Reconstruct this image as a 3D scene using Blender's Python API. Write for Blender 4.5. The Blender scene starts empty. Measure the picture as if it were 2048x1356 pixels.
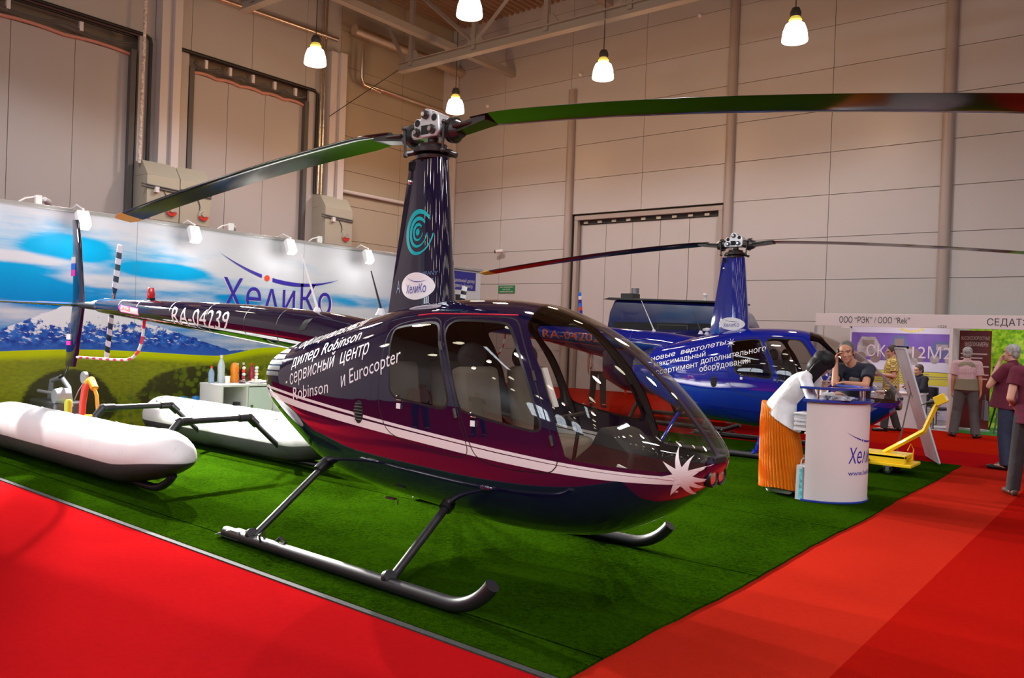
import bpy, bmesh, math, random
import numpy as np
from mathutils import Vector, Matrix
from mathutils.bvhtree import BVHTree
from mathutils.geometry import delaunay_2d_cdt
PI = math.pi
SC = bpy.context.scene
COL = SC.collection
random.seed(7)

# ---------------------------------------------------------------- camera
_yaw, _pit, _roll, _foc = 0.6749, -0.0049, 0.0364, 1620.9
_fw = Vector((-math.sin(_yaw)*math.cos(_pit), math.cos(_yaw)*math.cos(_pit), math.sin(_pit)))
_rt0 = Vector((math.cos(_yaw), math.sin(_yaw), 0)); _up0 = _rt0.cross(_fw)
_rt = _rt0*math.cos(_roll)+_up0*math.sin(_roll); _up = -_rt0*math.sin(_roll)+_up0*math.cos(_roll)
cam_data = bpy.data.cameras.new('camera'); cam = bpy.data.objects.new('camera', cam_data); COL.objects.link(cam)
cam_data.sensor_width = 36; cam_data.lens = _foc/2048*36; cam_data.clip_start = .05; cam_data.clip_end = 300
cam.matrix_world = Matrix(((_rt.x, _up.x, -_fw.x, 4.4836), (_rt.y, _up.y, -_fw.y, -4.5286), (_rt.z, _up.z, -_fw.z, 1.6339), (0, 0, 0, 1)))
SC.camera = cam

# ---------------------------------------------------------------- world, exposure, daylight
w = bpy.data.worlds.new('world'); SC.world = w; w.use_nodes = True
w.node_tree.nodes['Background'].inputs[0].default_value = (.75, .85, 1, 1)
w.node_tree.nodes['Background'].inputs[1].default_value = .15
SC.view_settings.view_transform = 'Standard'; SC.view_settings.look = 'None'
SC.view_settings.gamma = 1; SC.view_settings.use_curve_mapping = False
SC.view_settings.exposure = 0.0
SC.cycles.max_bounces = 10; SC.cycles.diffuse_bounces = 3; SC.cycles.glossy_bounces = 4
SC.cycles.transparent_max_bounces = 16; SC.cycles.sample_clamp_indirect = 6
SC.cycles.caustics_reflective = False; SC.cycles.caustics_refractive = False

def light(name, kind, loc, power, color=(1, 1, 1), size=.3, aim=None, spot=None, size_y=None):
    d = bpy.data.lights.new(name, kind); o = bpy.data.objects.new(name, d); COL.objects.link(o)
    o.location = loc; d.energy = power; d.color = color
    if kind == 'AREA':
        d.size = size
        if size_y: d.shape = 'RECTANGLE'; d.size_y = size_y
        else: d.shape = 'DISK'
    else: d.shadow_soft_size = size
    if spot: d.spot_size = spot; d.spot_blend = .6
    if aim is not None:
        o.rotation_euler = (Vector(aim)-Vector(loc)).to_track_quat('-Z', 'Y').to_euler()
    return o
DAY = (.86, .93, 1.0)
# daylight through the roof lights over the aisles (their glazing is built with the ceiling)
for x, y in ((9, -14), (15, -12), (21, -9)):
    light('roof_daylight', 'AREA', (x, y, 12.3), 1500, DAY, .6, (x, y, 0), size_y=9)

# ---------------------------------------------------------------- materials
M = {}
def mat(name, c, rough=.5, metal=0, spec=.5, coat=0, ior=None, emit=None, es=0, bump=None, var=None):
    m = bpy.data.materials.new(name); m.use_nodes = True; nt = m.node_tree
    b = nt.nodes['Principled BSDF']
    b.inputs['Base Color'].default_value = (*c, 1); b.inputs['Roughness'].default_value = rough
    b.inputs['Metallic'].default_value = metal; b.inputs['Specular IOR Level'].default_value = spec
    b.inputs['Coat Weight'].default_value = coat; b.inputs['Coat Roughness'].default_value = .02
    if ior: b.inputs['IOR'].default_value = ior
    if emit: b.inputs['Emission Color'].default_value = (*emit, 1); b.inputs['Emission Strength'].default_value = es
    if bump or var:
        tc = nt.nodes.new('ShaderNodeTexCoord')
        def noise(scale, detail=4):
            n = nt.nodes.new('ShaderNodeTexNoise'); n.inputs['Scale'].default_value = scale; n.inputs['Detail'].default_value = detail
            nt.links.new(tc.outputs['Object'], n.inputs['Vector']); return n
        if bump:
            n = noise(bump[0]); bp = nt.nodes.new('ShaderNodeBump'); bp.inputs['Strength'].default_value = bump[1]; bp.inputs['Distance'].default_value = bump[2]
            nt.links.new(n.outputs['Fac'], bp.inputs['Height']); nt.links.new(bp.outputs['Normal'], b.inputs['Normal'])
        if var:
            n = noise(var[0], 5); r = nt.nodes.new('ShaderNodeValToRGB')
            r.color_ramp.elements[0].position = .3; r.color_ramp.elements[1].position = .7
            r.color_ramp.elements[0].color = (*[x*(1-var[1]) for x in c], 1); r.color_ramp.elements[1].color = (*[min(1, x*(1+var[1])) for x in c], 1)
            nt.links.new(n.outputs['Fac'], r.inputs['Fac']); nt.links.new(r.outputs['Color'], b.inputs['Base Color'])
    M[name] = m; return m
def glass(name, tint, f0=1.5, rough=0.0, opac=0.0):
    """thin tinted pane: what passes is tinted, the rest mirrors by Fresnel"""
    m = bpy.data.materials.new(name); m.use_nodes = True; nt = m.node_tree; nt.nodes.clear()
    o = nt.nodes.new('ShaderNodeOutputMaterial'); mx = nt.nodes.new('ShaderNodeMixShader'); fr = nt.nodes.new('ShaderNodeFresnel')
    tr = nt.nodes.new('ShaderNodeBsdfTransparent'); gl = nt.nodes.new('ShaderNodeBsdfGlossy')
    fr.inputs['IOR'].default_value = f0; tr.inputs['Color'].default_value = (*tint, 1); gl.inputs['Roughness'].default_value = rough
    # the same Fresnel share from both faces of the thin pane
    g = nt.nodes.new('ShaderNodeNewGeometry'); sw = nt.nodes.new('ShaderNodeMath'); sw.operation = 'MULTIPLY_ADD'
    nt.links.new(g.outputs['Backfacing'], sw.inputs[0]); sw.inputs[1].default_value = 1/f0-f0; sw.inputs[2].default_value = f0
    nt.links.new(sw.outputs[0], fr.inputs['IOR'])
    nt.links.new(fr.outputs[0], mx.inputs[0]); nt.links.new(tr.outputs[0], mx.inputs[1]); nt.links.new(gl.outputs[0], mx.inputs[2])
    nt.links.new(mx.outputs[0], o.inputs[0]); M[name] = m; return m

class NG:
    """small node-graph writer"""
    def __init__(s, m): s.nt = m.node_tree
    def n(s, t, **k):
        x = s.nt.nodes.new(t)
        for a, b in k.items(): setattr(x, a, b)
        return x
    def set(s, sock, v):
        if hasattr(v, 'is_output') or isinstance(v, bpy.types.NodeSocket): s.nt.links.new(v, sock)
        else: sock.default_value = v
    def m(s, op, a, b=0.0, c=None, clamp=False):
        x = s.n('ShaderNodeMath', operation=op); x.use_clamp = clamp
        s.set(x.inputs[0], a); s.set(x.inputs[1], b)
        if c is not None: s.set(x.inputs[2], c)
        return x.outputs[0]
    def step(s, v, lo, hi):
        x = s.n('ShaderNodeMapRange'); x.interpolation_type = 'SMOOTHSTEP'
        s.set(x.inputs['Value'], v); x.inputs['From Min'].default_value = lo; x.inputs['From Max'].default_value = hi
        return x.outputs[0]
    def mix(s, f, a, b):
        x = s.n('ShaderNodeMix', data_type='RGBA'); s.set(x.inputs[0], f)
        for k, v in ((6, a), (7, b)):
            if isinstance(v, tuple): x.inputs[k].default_value = (*v, 1)
            else: s.nt.links.new(v, x.inputs[k])
        return x.outputs[2]
    def vec(s, x, y, z=0.0):
        c = s.n('ShaderNodeCombineXYZ')
        for i, v in enumerate((x, y, z)): s.set(c.inputs[i], v)
        return c.outputs[0]
    def noise(s, v, scale, detail=4, rough=.5):
        x = s.n('ShaderNodeTexNoise'); s.nt.links.new(v, x.inputs['Vector']); x.inputs['Scale'].default_value = scale
        x.inputs['Detail'].default_value = detail; x.inputs['Roughness'].default_value = rough; return x.outputs['Fac']

# ---------------------------------------------------------------- mesh builder
class MB:
    def __init__(s): s.v = []; s.f = []; s.mi = []; s.nrm = None
    def add(s, vs, fs, mi=0):
        k = len(s.v); s.v += [tuple(x) for x in vs]; s.f += [tuple(i+k for i in f) for f in fs]; s.mi += [mi]*len(fs); return s
    def box(s, c, d, mi=0, rot=None):
        hx, hy, hz = d[0]/2, d[1]/2, d[2]/2
        vs = [Vector((x*hx, y*hy, z*hz)) for z in (-1, 1) for y in (-1, 1) for x in (-1, 1)]
        if rot is not None: vs = [rot @ p for p in vs]
        vs = [p+Vector(c) for p in vs]
        return s.add(vs, [(0, 2, 3, 1), (4, 5, 7, 6), (0, 1, 5, 4), (2, 6, 7, 3), (0, 4, 6, 2), (1, 3, 7, 5)], mi)
    def bx(s, lo, hi, mi=0):
        return s.box([(a+b)/2 for a, b in zip(lo, hi)], [abs(b-a) for a, b in zip(lo, hi)], mi)
    def loft(s, rings, mi=0, cap0=True, cap1=True, closed=True):
        n = len(rings[0]); vs = [p for r in rings for p in r]; fs = []
        for i in range(len(rings)-1):
            for j in range(n if closed else n-1):
                a, b = i*n+j, i*n+(j+1) % n; fs.append((a, b, b+n, a+n))
        if cap0 and closed: fs.append(tuple(range(n-1, -1, -1)))
        if cap1 and closed: fs.append(tuple(range((len(rings)-1)*n, len(rings)*n)))
        return s.add(vs, fs, mi)
    def cone(s, p0, p1, r0, r1, n=16, mi=0, cap=True):
        return s.sweep([p0, p1], [r0, r1], n, mi, cap)
    def sweep(s, pts, rad, n=10, mi=0, cap=True, flat=None):
        pts = [Vector(p) for p in pts]
        if not hasattr(rad, '__len__'): rad = [rad]*len(pts)
        rings = []; up = None
        for i, p in enumerate(pts):
            t = (pts[min(i+1, len(pts)-1)]-pts[max(i-1, 0)]).normalized()
            if up is None:
                up = Vector((0, 0, 1)) if abs(t.z) < .9 else Vector((1, 0, 0))
            a = t.cross(up)
            if a.length < 1e-5: a = t.cross(Vector((.3, 1, .2)))
            a.normalize(); b = a.cross(t).normalized(); up = b
            fl = flat if flat else 1
            rings.append([p+a*math.cos(2*PI*k/n)*rad[i]+b*math.sin(2*PI*k/n)*rad[i]*fl for k in range(n)])
        return s.loft(rings, mi, cap, cap)
    def lathe(s, prof, c=(0, 0, 0), n=24, mi=0, axis='z', cap0=True, cap1=True):
        rings = []
        for r, h in prof:
            ring = []
            for k in range(n):
                a = 2*PI*k/n; u, v = r*math.cos(a), r*math.sin(a)
                ring.append({'z': (c[0]+u, c[1]+v, c[2]+h), 'y': (c[0]+v, c[1]+h, c[2]+u), 'x': (c[0]+h, c[1]+u, c[2]+v)}[axis])
            rings.append(ring)
        return s.loft(rings, mi, cap0, cap1)
    def ell(s, c, r, mi=0, nu=16, nv=10, rot=None):
        prof = [(max(math.cos(-PI/2+PI*i/nv), 1e-4), math.sin(-PI/2+PI*i/nv)) for i in range(nv+1)]
        t = MB().lathe(prof, (0, 0, 0), nu)
        vs = [Vector((p[0]*r[0], p[1]*r[1], p[2]*r[2])) for p in t.v]
        if rot is not None: vs = [rot @ p for p in vs]
        return s.add([p+Vector(c) for p in vs], t.f, mi)
    def prism(s, poly, axis, lo, hi, mi=0):
        """2D polygon extruded along an axis; poly in the other two axes in order"""
        def P(p, h): return {'x': (h, p[0], p[1]), 'y': (p[0], h, p[1]), 'z': (p[0], p[1], h)}[axis]
        n = len(poly); vs = [P(p, lo) for p in poly]+[P(p, hi) for p in poly]
        fs = [tuple(range(n-1, -1, -1)), tuple(range(n, 2*n))]+[(i, (i+1) % n, (i+1) % n+n, i+n) for i in range(n)]
        return s.add(vs, fs, mi)
    def mesh(s, name, mats, smooth=40):
        me = bpy.data.meshes.new(name); me.from_pydata(s.v, [], s.f)
        for m in (mats if isinstance(mats, (list, tuple)) else [mats]): me.materials.append(M[m] if isinstance(m, str) else m)
        me.polygons.foreach_set('material_index', s.mi)
        bm = bmesh.new(); bm.from_mesh(me)
        if s.nrm is None: bmesh.ops.recalc_face_normals(bm, faces=bm.faces)
        bm.to_mesh(me); bm.free()
        if smooth:
            me.polygons.foreach_set('use_smooth', [True]*len(me.polygons))
            if s.nrm is not None: me.normals_split_custom_set_from_vertices([tuple(n) for n in s.nrm])
            else: me.set_sharp_from_angle(angle=math.radians(smooth))
        me.update(); return me
    def build(s, name, mats, parent=None, smooth=40, bevel=0, loc=None, **tags):
        o = bpy.data.objects.new(name, s.mesh(name, mats, smooth)); COL.objects.link(o)
        if parent: o.parent = parent
        if loc is not None: o.location = loc
        if bevel:
            b = o.modifiers.new('bevel', 'BEVEL'); b.width = bevel; b.segments = 2; b.limit_method = 'ANGLE'
        for k, v in tags.items(): o[k] = v
        return o
def thing(name, label, cat, loc=(0, 0, 0), rz=0, group=None):
    o = bpy.data.objects.new(name, None); COL.objects.link(o); o.empty_display_size = .1
    o.location = loc; o.rotation_euler = (0, 0, rz); tag(o, label, cat, group); return o
def tag(o, label=None, cat=None, group=None, kind=None):
    if label: o['label'] = label
    if cat: o['category'] = cat
    if group: o['group'] = group
    if kind: o['kind'] = kind
    return o
def dup(root, loc, rz=None, label=None):
    r = root.copy(); COL.objects.link(r); r.location = loc
    if rz is not None: r.rotation_euler = (0, 0, rz)
    if label: r['label'] = label
    for ch in list(root.children):
        c = ch.copy(); COL.objects.link(c); c.parent = r
        for g in ch.children:
            d = g.copy(); COL.objects.link(d); d.parent = c
    return r
_CAP = []
def _loops(txt, bold, shear, res, space):
    cu = bpy.data.curves.new('lettering', 'FONT'); cu.body = txt; cu.size = 1; cu.shear = shear; cu.offset = bold
    cu.fill_mode = 'NONE'; cu.resolution_u = res; cu.align_x = 'LEFT'; cu.space_character = space
    o = bpy.data.objects.new('lettering', cu); COL.objects.link(o)
    me = bpy.data.meshes.new_from_object(o.evaluated_get(bpy.context.evaluated_depsgraph_get()))
    vs = [(v.co.x, v.co.y) for v in me.vertices]; nx = {}
    for e in me.edges: nx.setdefault(e.vertices[0], []).append(e.vertices[1]); nx.setdefault(e.vertices[1], []).append(e.vertices[0])
    bpy.data.objects.remove(o); bpy.data.curves.remove(cu); bpy.data.meshes.remove(me)
    seen = set(); out = []
    for i in range(len(vs)):
        if i in seen or i not in nx: continue
        lp = [i]; seen.add(i); k = min(nx[i])
        while k not in seen:
            lp.append(k); seen.add(k); k = next((q for q in nx[k] if q not in seen), i)
        if len(lp) > 2: out.append([vs[q] for q in lp])
    return out
def text_mb(body, size=1.0, bold=0.0, shear=0.0, width=None, height=None, align='LEFT', res=3, space=1.0, fine=None):
    """lettering as a flat MB in the x-y plane, baseline at y=0, optionally fitted to a width and a cap height;
    filled here by winding number, so overlapping strokes of a heavier face stay solid"""
    if not _CAP: _CAP.append(max(p[1] for l in _loops('H', 0, 0, 2, 1) for p in l))
    L = _loops(body, bold, shear, res, space)
    x0, x1 = min(p[0] for l in L for p in l), max(p[0] for l in L for p in l)
    kx = width/(x1-x0) if width else size
    ky = height/(_CAP[0]+2*bold) if height else kx
    off = {'LEFT': x0, 'CENTER': (x0+x1)/2, 'RIGHT': x1}[align]
    L = [[((p[0]-off)*kx, (p[1]+bold)*ky) for p in l] for l in L]
    if fine:
        M_ = []
        for l in L:
            q = []
            for i in range(len(l)):
                a, c = l[i], l[(i+1) % len(l)]; n = max(1, int(math.hypot(c[0]-a[0], c[1]-a[1])/fine))
                q += [(a[0]+(c[0]-a[0])*k/n, a[1]+(c[1]-a[1])*k/n) for k in range(n)]
            M_.append(q)
        L = M_
    pts = []; ed = []
    for l in L:
        k = len(pts); pts += l; ed += [(k+i, k+(i+1) % len(l)) for i in range(len(l))]
    A = np.array([pts[e[0]] for e in ed]); B = np.array([pts[e[1]] for e in ed])
    if fine:
        lo, hi = np.min(pts, 0), np.max(pts, 0)
        pts = pts+[(x, y) for x in np.arange(lo[0]+fine/2, hi[0], fine) for y in np.arange(lo[1]+fine/2, hi[1], fine)]
    vo, _, fo = delaunay_2d_cdt([Vector(p) for p in pts], ed, [], 0, 1e-6)[:3]
    vo = np.array([(v.x, v.y) for v in vo]); fo = np.array(fo); c = vo[fo].mean(1)
    up = (A[None, :, 1] <= c[:, None, 1]) & (B[None, :, 1] > c[:, None, 1]); dn = (A[None, :, 1] > c[:, None, 1]) & (B[None, :, 1] <= c[:, None, 1])
    cr = (B[None, :, 0]-A[None, :, 0])*(c[:, None, 1]-A[None, :, 1])-(c[:, None, 0]-A[None, :, 0])*(B[None, :, 1]-A[None, :, 1])
    wn = (up & (cr > 0)).sum(1)-(dn & (cr < 0)).sum(1)
    keep = fo[wn != 0]; used = np.unique(keep); mp = {int(u): i for i, u in enumerate(used)}
    b = MB(); b.add([(vo[u][0], vo[u][1], 0) for u in used], [tuple(mp[int(i)] for i in f) for f in keep]); return b
def place(b, origin, ex, ey, mi=None):
    """map a flat MB onto a plane given by an origin and two directions"""
    o, ex, ey = Vector(origin), Vector(ex), Vector(ey); ez = ex.cross(ey).normalized()
    b.v = [tuple(o+ex*p[0]+ey*p[1]+ez*p[2]) for p in b.v]
    return b
# ---------------------------------------------------------------- the hall
mat('wall_panel', (.49, .475, .465), .36, spec=.35)
mat('wall_panel_dimmed', (.42, .36, .27), .42, spec=.3)  # same wall colour; the corner bay's dimmer light is painted in as darker tan
mat('wall_backing', (.20, .17, .14), .8)
mat('column_paint', (.62, .59, .58), .45)
mat('column_dark', (.36, .31, .28), .4)
mat('steel_paint', (.36, .33, .29), .5)
mat('deck', (.33, .22, .14), .55)
mat('black_rubber', (.015, .015, .016), .5)
mat('seal_grey', (.10, .10, .10), .6)
mat('galvanised', (.52, .50, .44), .35, metal=.6)
mat('foil', (.75, .62, .48), .22, metal=.9, bump=(30, .5, .01))
mat('cabinet_metal', (.45, .44, .36), .45, metal=.2)
mat('white_plastic', (.8, .8, .8), .35)
mat('red_paint', (.6, .03, .02), .4)
mat('glow_pink', (.62, .30, .24), .5)  # colour of the painted glow line above the gates

# floor: red needle-felt carpet; the aisle strip beside the turf is a lighter roll
def carpet():
    m = mat('carpet', (.6, .02, .02), .95, spec=0); g = NG(m); b = m.node_tree.nodes['Principled BSDF']
    tc = g.n('ShaderNodeTexCoord'); p = tc.outputs['Object']; sx = g.n('ShaderNodeSeparateXYZ'); m.node_tree.links.new(p, sx.inputs[0])
    x, y = sx.outputs[0], sx.outputs[1]
    strip = g.m('MULTIPLY', g.step(x, 2.2, 2.21), g.m('SUBTRACT', 1, g.step(x, 3.255, 3.26)))
    strip = g.m('MULTIPLY', strip, g.m('SUBTRACT', 1, g.step(y, 8.55, 8.56)))
    far = g.step(y, 10.4, 10.42)
    side = g.step(x, 3.2, 3.26)
    col = g.mix(side, (.245, .0040, .0052), (.21, .0038, .0022)); col = g.mix(strip, col, (.265, .0115, .0055)); col = g.mix(far, col, (.30, .009, .0028))
    big = g.noise(p, .9, 3); fine = g.noise(p, 160, 3, .7); mid = g.noise(p, 22, 4, .6)
    f = g.m('ADD', g.m('MULTIPLY', big, .35), g.m('ADD', g.m('MULTIPLY', fine, .5), g.m('MULTIPLY', mid, .25)))
    hs = g.n('ShaderNodeHueSaturation'); g.set(hs.inputs['Color'], col); g.set(hs.inputs['Value'], g.m('ADD', .50, f))
    m.node_tree.links.new(hs.outputs[0], b.inputs['Base Color'])
    bp = g.n('ShaderNodeBump'); bp.inputs['Strength'].default_value = .5; bp.inputs['Distance'].default_value = .004
    m.node_tree.links.new(fine, bp.inputs['Height']); m.node_tree.links.new(bp.outputs[0], b.inputs['Normal'])
carpet()
b = MB(); b.bx((-16.4, -34, -.2), (41, 17.4, 0)); b.build('floor', 'carpet', smooth=0, kind='structure')

# artificial turf of the stand
def turf():
    m = mat('turf', (.05, .2, .02), .9, spec=0); g = NG(m); b = m.node_tree.nodes['Principled BSDF']
    tc = g.n('ShaderNodeTexCoord'); p = tc.outputs['Object']; sx = g.n('ShaderNodeSeparateXYZ'); m.node_tree.links.new(p, sx.inputs[0])
    mp = g.n('ShaderNodeMapping'); mp.inputs['Scale'].default_value = (1, .45, 1); m.node_tree.links.new(p, mp.inputs[0])
    blades = g.noise(mp.outputs[0], 260, 3, .75); clump = g.noise(p, 38, 4, .65); big = g.noise(p, 1.3, 3)
    rows = g.m('ABSOLUTE', g.m('SUBTRACT', g.m('FRACT', g.m('MULTIPLY', sx.outputs[1], .5)), .5))
    seam = g.m('SUBTRACT', 1, g.step(rows, .0, .006))
    f = g.m('ADD', g.m('MULTIPLY', blades, .9), g.m('ADD', g.m('MULTIPLY', clump, .6), g.m('MULTIPLY', big, .35)))
    f = g.m('SUBTRACT', f, g.m('MULTIPLY', seam, .35))
    r = g.n('ShaderNodeValToRGB'); e = r.color_ramp.elements
    e[0].position = .55; e[0].color = (.0015, .0038, .0003, 1); e[1].position = 1.0; e[1].color = (.018, .050, .0010, 1)
    k = r.color_ramp.elements.new(.80); k.color = (.0060, .0170, .0005, 1)
    m.node_tree.links.new(f, r.inputs[0]); m.node_tree.links.new(r.outputs[0], b.inputs['Base Color'])
    bp = g.n('ShaderNodeBump'); bp.inputs['Strength'].default_value = .9; bp.inputs['Distance'].default_value = .012
    m.node_tree.links.new(f, bp.inputs['Height']); m.node_tree.links.new(bp.outputs[0], b.inputs['Normal'])
turf()
b = MB()
xs = np.linspace(-7.49, 2.33, 60); ys = np.linspace(-1.34, 8.52, 60)
rnd = random.Random(3)
edge = [2.33+.012*math.sin(y*2.1)+rnd.uniform(-.006, .006) for y in ys]
rings = []
for j, y in enumerate(ys):
    rings.append([(min(x, 1e9) if i < 59 else edge[j], y, .012) for i, x in enumerate(xs)])
b.loft(rings, 0, closed=False)
b.loft([[(edge[j], y, .012) for j, y in enumerate(ys)], [(edge[j]+.002, y, 0) for j, y in enumerate(ys)]], 0, closed=False)
b.loft([[(x, -1.34, 0) for x in xs], [(x, -1.34, .012) for x in xs]], 0, closed=False)
tag(b.build('artificial_turf', 'turf', smooth=60), 'green artificial grass mat covering the helicopter stand floor', 'artificial grass', kind='stuff')
mat('edge_strip', (.035, .035, .033), .8, spec=.1, var=(60, .25))
b = MB(); b.bx((-7.49, -1.385, 0), (2.34, -1.337, .008)); b.build('trim_1', 'edge_strip', smooth=0, kind='structure')

# --- far wall: sandwich panels between columns, with a recessed folding gate
GX0, GX1, GZ = -10.34, -5.28, 5.52
b = MB(); YW = 17.0
zs = [-.2, .07, 1.17, 2.275, 3.373, 4.477, 5.58, 6.69, 7.79, 8.88, 9.98, 11.08, 12.2, 13.3]
xcols = [-16.0, -13.43, -10.66, -7.93, -5.2, -2.37, .26, 3.1, 5.73, 8.5, 11.2, 14, 16.7, 19.4, 22.1, 24.8, 27.5, 30.2, 33, 35.7, 38.4, 41.1]
g_ = .006
for i in range(len(xcols)-1):
    x0, x1 = xcols[i]+g_, xcols[i+1]-g_
    for j in range(len(zs)-1):
        z0, z1 = zs[j]+g_, zs[j+1]-g_
        if -10.7 < (x0+x1)/2 < -5.2:
            if z1 < GZ+.1: continue
            z0 = max(z0, GZ)
        b.bx((x0, YW, z0), (x1, YW+.08, z1))
b.bx((-16.4, YW+.25, -.2), (41.1, YW+.35, 13.3), 1)
b.bx((-16.4, YW+.085, -.2), (-10.70, YW+.25, 13.3), 1); b.bx((-5.15, YW+.085, -.2), (41.1, YW+.25, 13.3), 1); b.bx((-10.7, YW+.085, 5.6), (-5.15, YW+.25, 13.3), 1)
b.build('wall_back', ['wall_panel', 'wall_backing'], smooth=0, bevel=.004, kind='structure')
for i, (xa, xb) in enumerate(((-10.72, -10.42), (-5.24, -5.0), (.24, .50), (5.71, 5.97), (11.15, 11.41))):
    b = MB(); b.sweep([((xa+xb)/2, YW-.03, 0), ((xa+xb)/2, YW-.03, 9.6 if i == 0 else 13)], .135, 20)
    b.build('trim_%d' % (i+10), 'column_dark', smooth=60, kind='structure')
b = MB()
nx = 5; wd = (GX1-GX0-.3)/nx
for k in range(nx):
    b.bx((GX0+.15+k*wd+.008, YW+.16, 0), (GX0+.15+(k+1)*wd-.008, YW+.2, GZ-.28))
door = b.build('door_1', 'wall_panel', smooth=0, bevel=.004, kind='structure')
b = MB(); b.bx((GX0, YW-.02, 0), (GX0+.13, YW+.2, GZ)); b.bx((GX1-.13, YW-.02, 0), (GX1, YW+.2, GZ)); b.bx((GX0, YW-.03, GZ-.14), (GX1, YW+.2, GZ))
b.build('door_frame', 'column_dark', door, smooth=0, bevel=.006)
b = MB(); b.bx((GX0+.13, YW+.12, GZ-.27), (GX1-.13, YW+.2, GZ-.14))
for k in range(9): b.bx((GX0+.3+k*.52, YW+.08, GZ-.25), (GX0+.45+k*.52, YW+.13, GZ-.18), 1)
b.build('door_track', ['black_rubber', 'galvanised'], door, smooth=0)

# --- left wall with two dock gates
XW = -16.0
b = MB()
for y0, y1 in ((-3.4, -1.2), (-1.2, 1.4), (1.4, 5.9), (5.9, 6.9), (6.9, 8.75), (8.75, 10.6), (10.6, 11.9)):
    b.bx((XW-.1, y0+g_, 8.9), (XW, y1-g_, 13.3))
for y0, y1 in ((5.5, 6.85), (10.75, 11.9)): b.bx((XW-.1, y0, -.2), (XW, y1, 8.9))
yy = [11.9, 14.6, 17.0]
for i in range(2):
    for j in range(len(zs)-1): b.bx((XW-.08, yy[i]+g_, zs[j]+g_), (XW, yy[i+1]-g_, zs[j+1]-g_), 1)
b.bx((XW-.5, -34, -.2), (XW-.35, 17.4, 13.3), 2)
for y in range(-34, -4, 3): b.bx((XW-.1, y+g_, -.2), (XW, y+3-g_, 13.3))
b.build('wall_left', ['wall_panel', 'wall_panel_dimmed', 'wall_backing'], smooth=0, bevel=.004, kind='structure')
def gate(n, y0, y1, seams):
    b = MB(); ed = [y0]+seams+[y1]
    for i in range(len(ed)-1): b.bx((XW-.2, ed[i]+.006, 0), (XW-.12, ed[i+1]-.006, 8.38))
    d = b.build('door_%d' % n, 'wall_panel', smooth=0, bevel=.004, kind='structure')
    b = MB(); b.bx((XW-.12, y1-.02, 0), (XW+.04, y1+.12, 8.5)); b.bx((XW-.12, y0-.12, 0), (XW+.04, y0+.02, 8.5))
    b.build('door_frame', 'seal_grey', d, smooth=0, bevel=.01)
    b = MB(); b.sweep([(XW-.08, y0+(y1-y0)*k/30, 8.40+.05*abs(math.sin(k*PI/6))-.02) for k in range(31)], .045, 8)
    b.build('door_glow_line', 'glow_pink', d, smooth=60)  # pinkish line of glow over the gate, put in as a coloured tube
    b = MB(); nseg = 5
    for q in range(nseg):
        a = y0+(y1-y0)*q/nseg; c = y0+(y1-y0)*(q+1)/nseg
        b.sweep([(XW+.02, a+(c-a)*k/10, 8.63-.10*math.sin(PI*k/10)) for k in range(11)], .028, 8)
        b.bx((XW-.02, a+.3, 8.55), (XW+.06, a+.38, 8.78), 1)
    b.build('door_hose', ['seal_grey', 'white_plastic'], d, smooth=60)
gate(2, -2.6, 5.3, [-.9, .85, 2.6, 4.0]); gate(3, 6.98, 10.62, [8.1, 9.3])
def pipe(name, label, pts, r, m, cat='pipe', n=12):
    b = MB(); b.sweep(pts, r, n); return tag(b.build(name, m, smooth=60), label, cat)
pipe('black_pipe', 'upper black pipe running above the gates on the left wall', [(XW+.06, -3, 8.93), (XW+.06, 5.62, 8.93), (XW+.06, 5.74, 8.87), (XW+.06, 5.76, 8.75), (XW+.06, 5.76, 5.7)], .045, 'black_rubber')
pipe('black_pipe', 'lower black pipe running close above the leftmost gate', [(XW+.06, -3, 8.80), (XW+.06, 5.30, 8.80)], .03, 'black_rubber')
pipe('black_pipe', 'black pipe above the gate between the two wall columns', [(XW+.06, 6.5, 5.9), (XW+.06, 6.5, 8.78), (XW+.06, 6.58, 8.86), (XW+.06, 10.9, 8.88), (XW+.06, 11.02, 8.8), (XW+.06, 11.02, 5.75)], .05, 'black_rubber')
mat('old_pole', (.7, .62, .55), .5, var=(18, .5))
pipe('wall_pole', 'thin scuffed white pole standing left of the first wall column', [(XW+.35, 5.42, 5.6), (XW+.30, 5.50, 13)], .04, 'old_pole', 'pole')
pipe('steam_pipe', 'shiny pipe rising beside the second wall column, nearer the gate', [(XW+.15, 11.08, 5.75), (XW+.15, 11.08, 12.65)], .035, 'foil')
pipe('steam_pipe', 'shiny pipe rising against the second wall column', [(XW+.15, 11.2, 5.75), (XW+.15, 11.2, 12.65)], .035, 'foil')
for i, (y0, y1, zt) in enumerate(((5.93, 6.42, 13), (11.34, 11.86, 10.2), (16.6, 16.97, 12))):
    b = MB(); b.bx((XW-.02, y0, 5.5 if i < 2 else 0), (XW+.28, y1, zt)); b.bx((XW+.28, y0+.28, 5.5 if i < 2 else 0), (XW+.40, y1, zt))
    b.build('trim_%d' % (i+2), 'column_paint', smooth=0, bevel=.01, kind='structure')
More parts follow.
